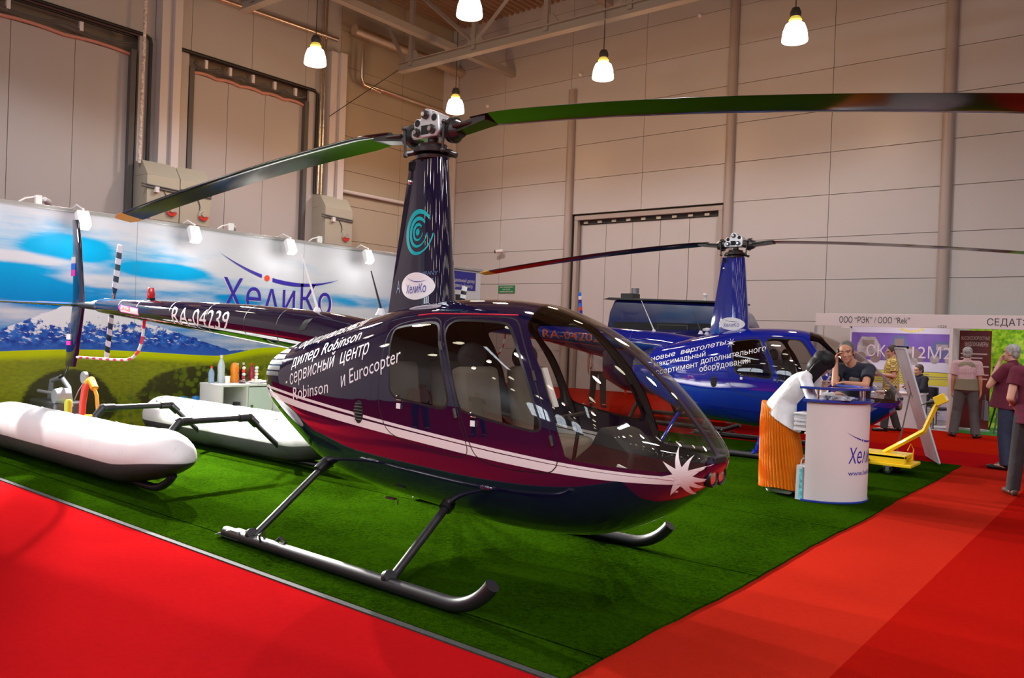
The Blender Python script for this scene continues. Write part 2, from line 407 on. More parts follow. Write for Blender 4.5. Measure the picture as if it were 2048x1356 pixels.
# heater cabinets hung on the columns
def heater(y0, y1, label, lead=.15):
    t = thing('heater_cabinet', label, 'heater', (XW+.22, (y0+y1)/2, 4.2), group='heater cabinets on the wall columns'); w_ = y1-y0
    b = MB(); b.bx((-.2, -w_/2, 0), (.45, w_/2, 1.12)); b.build('body', 'cabinet_metal', t, bevel=.01)
    b = MB(); b.prism([(-.2, 1.12), (.45, 1.12), (.15, 1.5), (-.2, 1.5)], 'y', -w_/2, w_/2); b.build('hood', 'cabinet_metal', t, bevel=.01)
    b = MB(); b.sweep([(.47, -w_/2-lead, .86), (.47, w_/2, .82)], .02, 8); b.sweep([(.47, -w_/2-lead, .80), (.47, w_/2, .76)], .02, 8)
    b.sweep([(.46, .0, .75), (.47, .08, .62), (.46, .12, .5), (.46, .1, .4)], .012, 6); b.build('cable', 'seal_grey', t)
    b = MB(); b.lathe([(.001, 0), (.15, 0), (.14, .04), (.06, .05), (.001, .05)], (.45, .0+w_*.25, .28), 24, axis='x'); b.build('fan_disc', 'galvanised', t)
    b = MB(); b.prism([(.0+w_*.25+.14*math.cos(a), .28+.14*math.sin(a)) for a in np.linspace(PI+.2, 2*PI-.2, 12)], 'x', .49, .505); b.build('fan_label', 'red_paint', t)
    b = MB(); b.lathe([(.001, .0), (.09, 0), (.07, .03), (.001, .03)], (.50, .0+w_*.25, .31), 20, axis='x'); b.build('fan_hub', 'galvanised', t)
    b = MB(); b.bx((.45, -w_*.3, .68), (.55, -w_*.3+.1, .82)); b.build('junction_box', 'white_plastic', t, bevel=.005)
    return t
heater(5.48, 6.34, 'grey metal heater cabinet on the first wall column, left half of the pair')
heater(6.36, 7.22, 'grey metal heater cabinet on the first wall column, right half of the pair', .0)
heater(11.0, 12.05, 'grey metal heater cabinet on the second wall column, standing alone')
pipe('foil_pipe', 'foil wrapped pipe running under the big silver duct to the corner', [(XW+.3, 12.55, 10.6), (XW+.3, 12.55, 9.62), (XW+.3, 12.63, 9.50), (XW+.3, 16.95, 9.48)], .06, 'foil')
pipe('foil_pipe', 'short foil wrapped pipe dropping left of the second wall column corner', [(XW+.46, 12.40, 10.7), (XW+.46, 12.40, 9.62), (XW+.46, 12.48, 9.42), (XW+.46, 13.2, 9.34)], .05, 'foil')
pipe('foil_pipe', 'twin foil pipe running above the second gate', [(XW+.2, 6.45, 10.45), (XW+.2, 11.6, 10.62)], .07, 'foil')
pipe('air_duct', 'big round silver duct running under the roof to the corner', [(XW+.5, 12.0, 11.0), (XW+.5, 17.0, 11.0)], .17, 'foil', 'duct')
pipe('wall_rail', 'pale handrail pipe fixed across the dimmer wall bay', [(XW+.1, 11.9, 6.0), (XW+.1, 17, 6.02)], .06, 'column_paint', 'rail')

# --- unseen walls of the hall: they close the room and stand in the reflections
mat('glazing', (.9, .95, 1), .3, emit=(.80, .90, 1.0), es=6)
b = MB()
for x in range(-16, 41, 4): b.bx((x+g_, -34.1, -.2), (x+4-g_, -34, 13.3))
b.build('wall_front', 'wall_panel', smooth=0, kind='structure')
b = MB()
for y in range(-34, 17, 3): b.bx((41, y+g_, -.2), (41.1, y+3-g_, 13.3))
b.build('wall_right', 'wall_panel', smooth=0, kind='structure')
for n, xc in enumerate((-13, -8, -3)):
    b = MB(); b.prism([(xc-1.5, 3.2), (xc+1.5, 3.2), (xc+1.5, 6.5)]+[(xc+1.5*math.cos(a), 6.5+1.5*math.sin(a)) for a in np.linspace(.2, PI-.2, 9)]+[(xc-1.5, 6.5)], 'y', -33.98, -33.9)
    wn = b.build('window_%d' % (n+1), 'glazing', smooth=0, kind='structure')
    b = MB(); b.bx((xc-.04, -33.9, 3.2), (xc+.04, -33.85, 8))
    for z in (4.6, 6.1): b.bx((xc-1.5, -33.9, z-.03), (xc+1.5, -33.85, z+.03))
    b.build('window_frame', 'steel_paint', wn, smooth=0)
# --- roof: corrugated deck, roof lights, trusses
b = MB(); prof = []
x = -16.4
while x < 41.3:
    prof += [(x, 12.6), (x+.09, 12.6), (x+.12, 12.72), (x+.21, 12.72)]; x += .24
b.loft([[(p[0], -34, p[1]) for p in prof], [(p[0], 17.4, p[1]) for p in prof]], 0, closed=False)
b.build('ceiling', 'deck', smooth=0, kind='structure')
for n, (x, y) in enumerate(((9, -14), (15, -12), (21, -9), (-9, -16), (3, -22), (27, -6))):
    b = MB()
    for k in range(5): b.bx((x-.3, y-4.5+k*1.8+.08, 12.5), (x+.3, y-4.5+(k+1)*1.8-.08, 12.56))
    b.build('window_%d' % (n+11), 'glazing', smooth=0, kind='structure')
def truss_x(n, y, z, x0, x1, label):
    t = thing('roof_truss', label, 'truss', (0, y, 0), group='roof trusses')
    b = MB(); b.bx((x0, -.12, z-.14), (x1, .12, z-.11)); b.bx((x0, -.015, z-.11), (x1, .015, z+.11)); b.bx((x0, -.12, z+.11), (x1, .12, z+.14)); b.build('bottom_chord', 'steel_paint', t, smooth=0)
    b = MB(); b.bx((x0-1.2, -.10, 12.2), (x1, .10, 12.4)); b.build('top_chord', 'steel_paint', t, smooth=0)
    xs_ = list(np.arange(x0+.5, x1, 2.6))
    for i, xx in enumerate(xs_):
        b = MB(); b.bx((xx-.07, -.07, z), (xx+.07, .07, 12.3)); b.build('post', 'steel_paint', t, smooth=0)
        b = MB(); b.prism([(xx-.35, z+.1), (xx+.45, z+.1), (xx+.2, z+.45), (xx-.15, z+.45)], 'y', -.02, .02)
        b.build('gusset', 'steel_paint', t, smooth=0)
        if xx+2.6 < x1:
            b = MB(); b.sweep([(xx, 0, z+.2), (xx+2.6, 0, 12.2)] if i % 2 else [(xx, 0, 12.2), (xx+2.6, 0, z+.2)], .07, 4); b.build('diagonal', 'steel_paint', t, smooth=0)
    b = MB(); b.sweep([(x0+.2, 0, z+.2), (x0-1.1, 0, 12.0)], .07, 4); b.build('diagonal', 'steel_paint', t, smooth=0)
truss_x(0, 12.95, 9.85, -14.4, 30, 'long steel roof truss nearest the far wall')
truss_x(1, 7.3, 9.85, -14.3, 30, 'steel roof truss whose lower end shows at the top left')
for q, (xx, lb) in enumerate(((-13.1, 'steel roof brace running back from the truss above the grey heater cabinets'), (-9.3, 'steel roof brace running back under the deck at mid roof'), (-5.5, 'steel roof brace hidden high above the folding gate'))):
    b = MB(); b.bx((xx-.11, 7.3, 10.45 if q == 0 else 12.0), (xx+.11, 17, 10.65 if q == 0 else 12.2)); tag(b.build('roof_brace', 'steel_paint', smooth=0), lb, 'beam')
pipe('stay_cable', 'thin stay cable from the wall column up to the truss end', [(XW+.3, 11.3, 8.15), (-14.3, 12.8, 9.75)], .012, 'black_rubber', 'cable', 6)

# --- pendant lamps on a grid; the glowing bells are the lamps themselves
mat('lamp_glow', (1, .95, .8), .4, emit=(1, .90, .66), es=8)
mat('lamp_neck', (.75, .62, .12), .35, emit=(1, .75, .12), es=.55)
mat('lamp_cap', (.05, .045, .04), .5)
def lamp(loc, label):
    t = thing('pendant_lamp', label, 'lamp', loc, group='bell pendant lamps under the hall roof')
    b = MB(); b.lathe([(.27, 0), (.275, .03), (.25, .22), (.20, .36), (.12, .42), (.05, .43)], n=28, cap0=True); b.build('lamp_shade', 'lamp_glow', t, smooth=70)
    b = MB(); b.lathe([(.12, .42), (.14, .46), (.10, .53), (.05, .53)], n=24); b.build('neck', 'lamp_neck', t)
    b = MB(); b.lathe([(.11, .53), (.12, .62), (.08, .72), (.02, .74)], n=20); b.build('lamp_cap', 'lamp_cap', t)
    b = MB(); b.sweep([(0, 0, .73), (0, 0, 12.6-loc[2])], .012, 6); b.build('cord', 'lamp_cap', t)
    return t
WARM = (.99, .95, .98)
L0 = lamp((-12.25, 8.1, 8.22), 'bell lamp hanging beside the foil pipe, left of the truss end')
dup(L0, (-6.95, 7.95, 8.22), label='bell lamp cut by the top edge of the frame')
dup(L0, (-12.2, 13.2, 8.22), label='bell lamp hanging in the corner just above the main rotor hub')
dup(L0, (-6.78, 12.85, 8.22), label='middle bell lamp hanging before the far wall')
dup(L0, (-1.92, 12.9, 8.22), label='rightmost bell lamp hanging before the far wall')
for x, y in ((-12.25, 8.1), (-6.95, 7.95), (-12.2, 13.2), (-6.78, 12.85), (-1.92, 12.9)):
    light('pendant_light', 'SPOT', (x, y, 8.15), 560, WARM, .22, (x, y, 0), 2.75); light('pendant_glow', 'POINT', (x, y, 7.95), 105, (1, .50, .18), .28)
b = MB(); b.lathe([(.27, 0), (.275, .03), (.25, .22), (.20, .36), (.12, .42), (.05, .43)], n=20); b.lathe([(.11, .43), (.12, .62), (.08, .72), (.02, .74)], n=14, mi=1); b.sweep([(0, 0, .73), (0, 0, 4.38)], .012, 6, mi=1); FAR_LAMP = b.mesh('far_lamp', ['lamp_glow', 'lamp_cap'])
HID = 'bell lamp of the rows hanging over the aisles behind the viewer'
for i, x in enumerate((-12.3, -7, -1.8, 3.4, 8.6, 13.8, 19, 24.2, 29.4, 34.6)):
    for j, y in enumerate((13, 8, 3, -2, -7, -12, -17, -22, -27)):
        if (x < 0 and y > 12) or (x < -6 and y > 7): continue
        o = bpy.data.objects.new('pendant_lamp', FAR_LAMP); COL.objects.link(o); o.location = (x, y, 8.22); tag(o, HID, 'lamp', 'bell pendant lamps under the hall roof')
        if (i+j) % 2 == 0 and y > -20 and x < 15: light('pendant_light', 'SPOT', (x, y, 8.15), 520, WARM, .25, (x, y, 0), 2.75)
# ---------------------------------------------------------------- helicopter hull, as a function
# stations: x, ztop, zbot, halfwidth, zmid, n_top, n_bot
HST = np.array([
(-1.555,1.30,1.07,.28,1.20,2.2,2.2),
(-1.54,1.38,.985,.37,1.19,2.4,2.4),
(-1.46,1.445,.885,.425,1.18,2.5,2.6),
(-1.27,1.51,.76,.47,1.17,2.6,2.7),
(-1.0,1.585,.625,.52,1.14,2.6,2.8),
(-.78,1.64,.53,.555,1.11,2.5,3.0),
(-.58,1.69,.462,.58,1.09,2.5,3.0),
(-.25,1.765,.415,.618,1.06,2.5,3.0),
(.1,1.838,.385,.638,1.05,2.55,2.9),
(.5,1.868,.355,.645,1.04,2.6,2.8),
(.9,1.868,.325,.645,1.03,2.6,2.7),
(1.2,1.835,.315,.638,1.02,2.55,2.6),
(1.5,1.738,.33,.62,1.00,2.4,2.5),
(1.75,1.607,.37,.594,.985,2.3,2.4),
(1.95,1.473,.445,.552,.965,2.2,2.3),
(2.13,1.32,.54,.488,.95,2.15,2.2),
(2.28,1.165,.645,.405,.935,2.1,2.1),
(2.38,1.055,.735,.31,.925,2.05,2.05),
(2.44,.975,.81,.205,.92,2,2),
(2.467,.93,.87,.10,.912,2,2),
(2.474,.913,.905,.01,.909,2,2)])
def _cr(P,i,u):
    n=len(P);p0=P[max(i-1,0)];p1=P[i];p2=P[min(i+1,n-1)];p3=P[min(i+2,n-1)]
    # non-uniform tangents by chord in index space
    return .5*((2*p1)+(p2-p0)*u+(2*p0-5*p1+4*p2-p3)*u*u+(3*p1-p0-3*p2+p3)*u**3)
def hrow(s):
    s=min(max(s,0.),len(HST)-1-1e-9);i=int(s);return _cr(HST,i,s-i)
_tab=[hrow(k/16)[0] for k in range(16*(len(HST)-1)+1)]
def s_of_x(x):
    lo,hi=0.,float(len(HST)-1)
    for _ in range(40):
        m=(lo+hi)/2
        if hrow(m)[0]<x: lo=m
        else: hi=m
    return lo
def hp(s,a):
    """point on hull right side(-y): a angle -pi/2 bottom..pi/2 top"""
    x,zt,zb,w,zm,nt,nb=hrow(s)
    c=max(np.cos(a),0.);sn=np.sin(a)
    if sn>=0: n,h=nt,zt-zm
    else: n,h=nb,zm-zb
    y=w*c**(2/n);z=zm+np.sign(sn)*h*abs(sn)**(2/n)
    return np.array([x,-y,z])
def sa_of_xz(x,z):
    s=s_of_x(x);_,zt,zb,w,zm,nt,nb=hrow(s)
    if z>=zm: q=min((z-zm)/max(zt-zm,1e-6),1);return s,np.arcsin(q**(nt/2))
    q=min((zm-z)/max(zm-zb,1e-6),1);return s,-np.arcsin(q**(nb/2))
def inside(x,y,z):
    if x<HST[0,0] or x>HST[-1,0]: return False
    s=s_of_x(x);_,zt,zb,w,zm,nt,nb=hrow(s)
    if z>=zm:n,h=nt,zt-zm
    else:n,h=nb,zm-zb
    return (abs(y)/w)**n+(abs(z-zm)/h)**n<1
# ---------------------------------------------------------------- helicopters
def paint(name, c, coat=1, ior=1.5, rough=.06, metal=0, spec=.5):
    return mat(name, c, rough, metal, spec, coat, ior)
paint('paint_dark', (.006, .005, .030), 1, 1.72, .035)
paint('paint_blue', (.003, .014, .27), 1, 1.6, .05)
paint('paint_blue_deep', (.008, .016, .19), 1, 1.6, .12)
mat('stripe_white', (.80, .76, .76), .25, coat=.6)
mat('decal_white', (.82, .80, .82), .35)
mat('decal_red', (.75, .06, .02), .35)
mat('decal_teal', (.0, .42, .47), .3)
mat('decal_ghost', (.10, .16, .30), .3)
mat('logo_blue', (.035, .02, .33), .35)
mat('slot', (.004, .004, .005), .7)
mat('seam', (.002, .002, .003), .5)
mat('rubber', (.008, .008, .009), .35)
mat('skid_paint', (.013, .012, .015), .38, spec=.5)
mat('skid_metal', (.24, .25, .28), .35, metal=.7)
mat('blade_paint', (.010, .010, .012), .13, spec=.7)
mat('blade_tip', (.85, .42, .02), .3)
mat('chrome', (.72, .73, .76), .16, metal=1)
mat('hub_alloy', (.80, .81, .86), .3, metal=.75)
mat('dark_steel', (.085, .08, .08), .34, metal=.8)
mat('bronze_dark', (.10, .075, .05), .4, metal=.6)
mat('red_lens', (.65, .01, .015), .15, coat=1)
mat('lamp_lens', (.75, .32, .22), .1, metal=.7)
mat('interior', (.025, .024, .026), .7)
mat('seat_beige', (.27, .235, .185), .75)
mat('seat_dark', (.05, .048, .05), .7)
mat('tag_white', (.85, .85, .85), .4)
mat('guard_red', (.65, .02, .05), .3)
mat('flag_blue', (.02, .16, .75), .35)
mat('flag_pink', (.85, .05, .5), .35)
glass('canopy_glass', (.84, .81, .76), 1.75)
glass('door_glass', (.62, .60, .58), 1.85)

def chaikin(p, k=2):
    for _ in range(k):
        q = []
        for i in range(len(p)):
            a, b = p[i], p[(i+1) % len(p)]
            q += [(a[0]*.8+b[0]*.2, a[1]*.8+b[1]*.2), (a[0]*.2+b[0]*.8, a[1]*.2+b[1]*.8)]
        p = q
    return p
def dense(p, step, closed=True):
    out = []
    for i in range(len(p) if closed else len(p)-1):
        a, b = p[i], p[(i+1) % len(p)]; n = max(1, int(math.hypot(b[0]-a[0], b[1]-a[1])/step))
        out += [(a[0]+(b[0]-a[0])*k/n, a[1]+(b[1]-a[1])*k/n) for k in range(n)]
    if not closed: out.append(p[-1])
    return out
def inset(p, d):
    n = len(p); A = sum(p[i][0]*p[(i+1) % n][1]-p[(i+1) % n][0]*p[i][1] for i in range(n)); sg = 1 if A > 0 else -1; out = []
    for i in range(n):
        a, b, c = p[i-1], p[i], p[(i+1) % n]
        t = Vector((c[0]-a[0], c[1]-a[1]))
        if t.length < 1e-9: out.append(b); continue
        t.normalize(); out.append((b[0]-t.y*d*sg, b[1]+t.x*d*sg))
    return out
def inpoly(p, x, y):
    r = False; n = len(p); j = n-1
    for i in range(n):
        if (p[i][1] > y) != (p[j][1] > y) and x < (p[j][0]-p[i][0])*(y-p[i][1])/(p[j][1]-p[i][1])+p[i][0]: r = not r
        j = i
    return r
KS, KA = .11, .45
def dom(x, z): s, a = sa_of_xz(x, z); return (s*KS, a*KA)
def dom_y(x, y):
    s = s_of_x(x); r = hrow(s); c = min(1, (y/r[3])**(r[5]/2)); return (s*KS, math.acos(c)*KA)
FDOOR = chaikin([(.62, 1.728), (1.0, 1.742), (1.20, 1.735), (1.28, 1.675), (1.46, 1.44), (1.60, 1.19), (1.70, .96), (1.722, .86), (1.66, .795), (1.41, .783), (1.18, .80), (1.08, .855), (.99, 1.045), (.875, 1.325), (.74, 1.55)])
FWIN = chaikin([(.72, 1.60), (.705, 1.665), (.745, 1.700), (.95, 1.700), (1.155, 1.690), (1.21, 1.66), (1.30, 1.565), (1.44, 1.36), (1.56, 1.14), (1.592, 1.07), (1.55, 1.05), (1.44, 1.06), (1.216, 1.088), (1.03, 1.116), (.955, 1.14), (.91, 1.235), (.81, 1.47)])
RDOOR = chaikin([(.60, 1.728), (.38, 1.712), (.19, 1.672), (.135, 1.61), (.16, 1.43), (.165, 1.25), (.18, 1.09), (.28, .905), (.56, .846), (.97, .80), (1.055, .86), (.965, 1.05), (.85, 1.325), (.715, 1.55)])
RWIN = chaikin([(.235, 1.642), (.19, 1.62), (.225, 1.49), (.285, 1.30), (.30, 1.21), (.345, 1.165), (.60, 1.143), (.79, 1.125), (.84, 1.14), (.845, 1.19), (.765, 1.385), (.63, 1.64), (.585, 1.675), (.50, 1.682)])
THIN_T = [(-1.52, 1.125), (-1.3, 1.110), (-.836, 1.073), (-.132, 1.021), (.416, .974), (.888, .937), (1.302, .905), (1.665, .880), (1.977, .862), (2.238, .849), (2.37, .842)]
MAIN_T = [(-1.52, 1.085), (-1.3, 1.068), (-.836, 1.030), (-.132, .983), (.416, .943), (.888, .909), (1.302, .878), (1.665, .857), (1.977, .842), (2.238, .831), (2.37, .826)]
MAIN_B = [(-1.52, 1.035), (-1.3, 1.016), (-.836, .977), (-.132, .928), (.416, .888), (.888, .854), (1.302, .826), (1.665, .808), (1.977, .800), (2.238, .797), (2.37, .795)]
THIN_B = [(x, z-.021+.006*max(0, (x-1.2)/1.2)) for x, z in THIN_T]
STRIPES = [dense(THIN_T, .06, False)+dense(THIN_B, .06, False)[::-1], dense(MAIN_T, .06, False)+dense(MAIN_B, .06, False)[::-1]]
SLOTS = []
for k in range(6):
    z0 = 1.205+k*.048; xf = -1.23+.012*k
    SLOTS.append([(-1.545+.022*max(0, k-1), z0-.004), (xf, z0+.006), (xf-.012, z0+.040), (-1.54+.03*max(0, k-1), z0+.030)])
INTAKE = [( -.03+.052*math.cos(a), 1.025+.085*math.sin(a)) for a in np.linspace(0, 2*PI, 24, endpoint=False)]
WSL = [(2.452, .872), (2.31, .873), (2.115, .879), (1.92, .889), (1.80, .897), (1.758, .915), (1.742, .965), (1.645, 1.21), (1.53, 1.41), (1.395, 1.585), (1.30, 1.70)]

def hull_parts():
    """cut the hull's right half into panes, doors and shell by constrained triangulation, then mirror it"""
    D = lambda poly, st=.03: [dom(*p) for p in dense(poly, st)]
    polys = {}
    top = [dom_y(x, .022) for x in np.linspace(1.175, 2.452, 60)]
    low = [dom(*p) for p in dense(WSL, .03, False)]
    s1 = low[-1]; s2 = top[0]
    arc = [dom_y(1.30-.085*t-.04*t*t, .40*(1-t)+.022*t) for t in np.linspace(.0, 1, 14)[1:-1]]
    polys['ws'] = top+low+arc
    ins = [(1.16, 0)]
    polys['fd'] = D(FDOOR); polys['fdi'] = D(inset(FDOOR, .007)); polys['fw'] = D(FWIN, .02); polys['fwo'] = D(inset(FWIN, -.016), .02)
    polys['rd'] = D(RDOOR); polys['rdi'] = D(inset(RDOOR, .007)); polys['rw'] = D(RWIN, .02); polys['rwo'] = D(inset(RWIN, -.016), .02)
    for i, p in enumerate(STRIPES): polys['st%d' % i] = D(p, .06)
    for i, p in enumerate(SLOTS): polys['sl%d' % i] = D(p, .05)
    polys['in'] = D(INTAKE, .03)
    SMAX = (len(HST)-1)*KS; NA = 44; pts = []
    rng = random.Random(5)
    ss = np.linspace(0, SMAX, 92); aa = np.linspace(-PI/2, PI/2, NA+1)*KA
    for i, s in enumerate(ss):
        for j, a in enumerate(aa): pts.append((s, a))
    edges = []
    for k, p in polys.items():
        p = [(min(max(x, 0), SMAX), min(max(y, -PI/2*KA), PI/2*KA)) for x, y in p]; polys[k] = p; n0 = len(pts); pts += p
        edges += [(n0+i, n0+(i+1) % len(p)) for i in range(len(p))]
    vo, eo, fo = delaunay_2d_cdt([Vector(p) for p in pts], edges, [], 0, 1e-5)[:3]
    vo = [(min(max(v.x, 0), SMAX), min(max(v.y, -PI/2*KA), PI/2*KA)) for v in vo]
    P3 = []; N3 = []
    for x, y in vo:
        s, a = x/KS, y/KA; p = hp(s, a); e = 2e-3
        s_ = min(max(s, e), len(HST)-1-e); a_ = min(max(a, -PI/2+.012), PI/2-.012)
        ds = hp(s_+e, a_)-hp(s_-e, a_); da = hp(s_, a_+4*e)-hp(s_, a_-4*e)
        n = np.cross(da, ds); n = n/(np.linalg.norm(n)+1e-12)
        if abs(abs(a)-PI/2) < .02: n[1] = 0; n = n/(np.linalg.norm(n)+1e-12)
        P3.append(p); N3.append(n)
    # orient outwards
    mid = np.mean([N3[i][1] for i in range(len(N3))])
    if mid > 0: N3 = [-n for n in N3]
    bb = {k: (min(p[0] for p in q), max(p[0] for p in q), min(p[1] for p in q), max(p[1] for p in q)) for k, q in polys.items()}
    def inn(k, c):
        b = bb[k]; return b[0] <= c[0] <= b[1] and b[2] <= c[1] <= b[3] and inpoly(polys[k], c[0], c[1])
    out = {}
    for f in fo:
        c = (sum(vo[i][0] for i in f)/len(f), sum(vo[i][1] for i in f)/len(f)); mi = 0
        if inn('ws', c): part = 'ws'
        elif inn('fw', c): part = 'fw'
        elif inn('rw', c): part = 'rw'
        elif inn('fdi', c): part = 'fd'; mi = 2 if inn('fwo', c) else 0
        elif inn('rdi', c): part = 'rd'; mi = 2 if inn('rwo', c) else 0
        else:
            part = 'body'
            if inn('fd', c) or inn('rd', c): mi = 3
            elif any(inn('sl%d' % i, c) for i in range(len(SLOTS))) or inn('in', c): mi = 4
        if mi == 0 and (inn('st0', c) or inn('st1', c)): mi = 1
        out.setdefault(part, []).append((tuple(f), mi))
    res = {}
    def emit(faces, mirror, m=None):
        m = m or MB(); m.nrm = m.nrm or []; mp = {}
        for f, mi in faces:
            q = []
            for i in f:
                if i not in mp:
                    mp[i] = len(m.v); p, n = P3[i], N3[i]; sg = -1 if mirror else 1
                    m.v.append((p[0], p[1]*sg, p[2])); m.nrm.append((n[0], n[1]*sg, n[2]))
                q.append(mp[i])
            a, b_, c_ = (np.array(m.v[k]) for k in q[:3])
            if np.dot(np.cross(b_-a, c_-a), np.array(m.nrm[q[0]])) < 0: q = q[::-1]
            m.f.append(tuple(q)); m.mi.append(mi)
        return m
    for k, fs in out.items():
        if k == 'body':
            m = emit(fs, False); m = emit(fs, True, m)
            # close the tail end
            res['body'] = m
        else: res[k+'R'] = emit(fs, False); res[k+'L'] = emit(fs, True)
    return res
HULL = hull_parts()
# closing cap of the engine cowl
_cap = [hp(0, a) for a in np.linspace(-PI/2, PI/2, 20)]
_ring = [tuple(p) for p in _cap]+[(p[0], -p[1], p[2]) for p in _cap[::-1]]
def bvh_of(mbs):
    v = []; f = []
    for m in mbs:
        k = len(v); v += m.v; f += [tuple(i+k for i in q) for q in m.f]
    return BVHTree.FromPolygons([Vector(p) for p in v], f)
HB = bvh_of([HULL[k] for k in HULL if not k.endswith('L')])
def project(flat, tree, x0, z0, ang, off=.003, side=-1):
    """lay flat lettering (x along, y up) on a surface, thrown sideways"""
    ca, sa = math.cos(ang), math.sin(ang); v = []
    for p in flat.v:
        x = x0+p[0]*ca-p[1]*sa; z = z0+p[0]*sa+p[1]*ca
        h = tree.ray_cast(Vector((x, side*3, z)), Vector((0, -side, 0)))
        if h[0] is None: q = tree.find_nearest(Vector((x, side*.3, z))); h = (q[0], q[1])
        n = h[1]
        if n.y*side < 0: n = -n
        v.append(tuple(h[0]+n*off))
    flat.v = v; return flat
def refine(b, maxlen):
    """split long edges so that flat lettering can bend"""
    bm = bmesh.new(); vs = [bm.verts.new(p) for p in b.v]
    for f in b.f:
        try: bm.faces.new([vs[i] for i in f])
        except ValueError: pass
    for _ in range(4):
        es = [e for e in bm.edges if e.calc_length() > maxlen]
        if not es: break
        bmesh.ops.subdivide_edges(bm, edges=es, cuts=1); bmesh.ops.triangulate(bm, faces=bm.faces)
    bm.verts.index_update(); o = MB(); o.add([v.co[:] for v in bm.verts], [[v.index for v in f.verts] for f in bm.faces]); bm.free(); return o
def flatpoly(poly, mi=0, n=0):
    b = MB(); b.add([(p[0], p[1], 0) for p in poly], [tuple(range(len(poly)))], mi); return b
def arcband(r0, r1, a0, a1, c0=(0, 0), c1=(0, 0), n=28, sx=1):
    """crescent between two circles"""
    b = MB(); A = np.linspace(a0, a1, n)
    o = [(c0[0]+r0*math.cos(a)*sx, c0[1]+r0*math.sin(a), 0) for a in A]; i = [(c1[0]+r1*math.cos(a)*sx, c1[1]+r1*math.sin(a), 0) for a in A]
    b.add(o+i, [(k, k+1, k+1+n, k+n) for k in range(n-1)]); return b
def swoosh(wid):
    """the rotor-like arc of the sign: two tapering blades and a dot"""
    b = MB(); n = 24
    def arc(t): x = (t-.5)*wid; return x, .30*wid*((t-.62)**2*1.5-.0)
    for t0, t1 in ((0, .33), (.415, 1)):
        up = []; lo = []
        for k in range(n+1):
            t = t0+(t1-t0)*k/n; x, y = arc(t); th = .028*wid*math.sin(PI*min(max(t, .001), .999))**1.1
            up.append((x, y+th/2, 0)); lo.append((x, y-th/2, 0))
        b.add(up+lo, [(k, k+1, k+n+2, k+n+1) for k in range(n)], 0)
    x, y = arc(.372); b.add([(x+.021*wid*math.cos(a), y+.021*wid*math.sin(a), 0) for a in np.linspace(0, 2*PI, 20, endpoint=False)], [tuple(range(20))], 1)
    return b

def boom_rings(n=24):
    T = [(-.55, 1.69, 1.28, .24), (-1.1, 1.755, 1.355, .205), (-1.7, 1.79, 1.415, .188), (-2.4, 1.822, 1.475, .172), (-3.4, 1.848, 1.555, .147), (-4.4, 1.866, 1.628, .12), (-5.3, 1.876, 1.693, .093), (-5.5, 1.872, 1.71, .082), (-5.56, 1.85, 1.735, .058)]
    R = []
    for i in range(len(T)-1):
        for k in range(4):
            t = k/4; a, b = T[i], T[i+1]; R.append(tuple(a[j]+(b[j]-a[j])*t for j in range(4)))
    R.append(T[-1]); out = []
    for x, zt, zb, ry in R:
        zc, rz = (zt+zb)/2, (zt-zb)/2; out.append([(x, ry*math.cos(2*PI*k/n), zc+rz*math.sin(2*PI*k/n)) for k in range(n)])
    return out
BOOM = MB().loft(boom_rings(32))
BB = bvh_of([BOOM])
def fairing_rings(n=17):
    out = []
    for t in np.linspace(0, 1, 9):
        z = 1.70+(2.965-1.70)*t; tb = (z-1.76)/1.2
        xr = -.344+.154*tb; br = .092-.034*tb; a = .20-.05*tb; b = .155-.055*tb; xc = .063-.063*tb
        pts = [(xr, -br), (xr, br)]; R = []
        for k in range(9): R.append((xr+(xc-xr)*k/9, br+(b-br)*math.sin(PI/2*k/9)))
        for k in range(n): th = PI/2-PI*k/(n-1); R.append((xc+a*math.cos(th), b*math.sin(th)))
        for k in range(9): q = R[8-k]; R.append((q[0], -q[1]))
        out.append([(x, y, z) for x, y in R])
    return out
FAIR = MB().loft(fairing_rings())
FB = bvh_of([FAIR])

def blade(direction, droop, pitch, R=5.03, chord=.254, stripes=None):
    """main blade along local +x (or -x), drooping, with an aerofoil section"""
    prof = [(-.5, 0), (-.46, .045), (-.3, .075), (-.1, .072), (.2, .045), (.5, .004), (.5, -.004), (.2, -.022), (-.1, -.032), (-.3, -.036), (-.46, -.028)]
    rings = []; rs = list(np.linspace(.44, R, 40)); mid = []
    for r in rs:
        k = min(1, (r-.30)/.45); c = chord*(.45+.55*max(0, min(1, k))); th = 1.0 if r > .7 else 1.3
        if r > R-.12: c *= 1-.25*((r-R+.12)/.12)**2
        pz = droop(r); pa = pitch*(1-.15*r/R); ring = []
        for px, pzz in prof:
            # leading edge at -y for the aft blade and +y for the forward blade (turning anticlockwise)
            y = px*c*-direction; z = pzz*chord*.9*th
            y, z = y*math.cos(pa)-z*math.sin(pa), y*math.sin(pa)+z*math.cos(pa)
            ring.append((r*direction, y, pz+z))
        rings.append(ring)
    b = MB().loft(rings); n = len(prof)
    b.mi = [1 if (i//n) >= 37 and i < 39*n else 0 for i in range(len(b.f))]; b.mi[-1] = 1
    return b
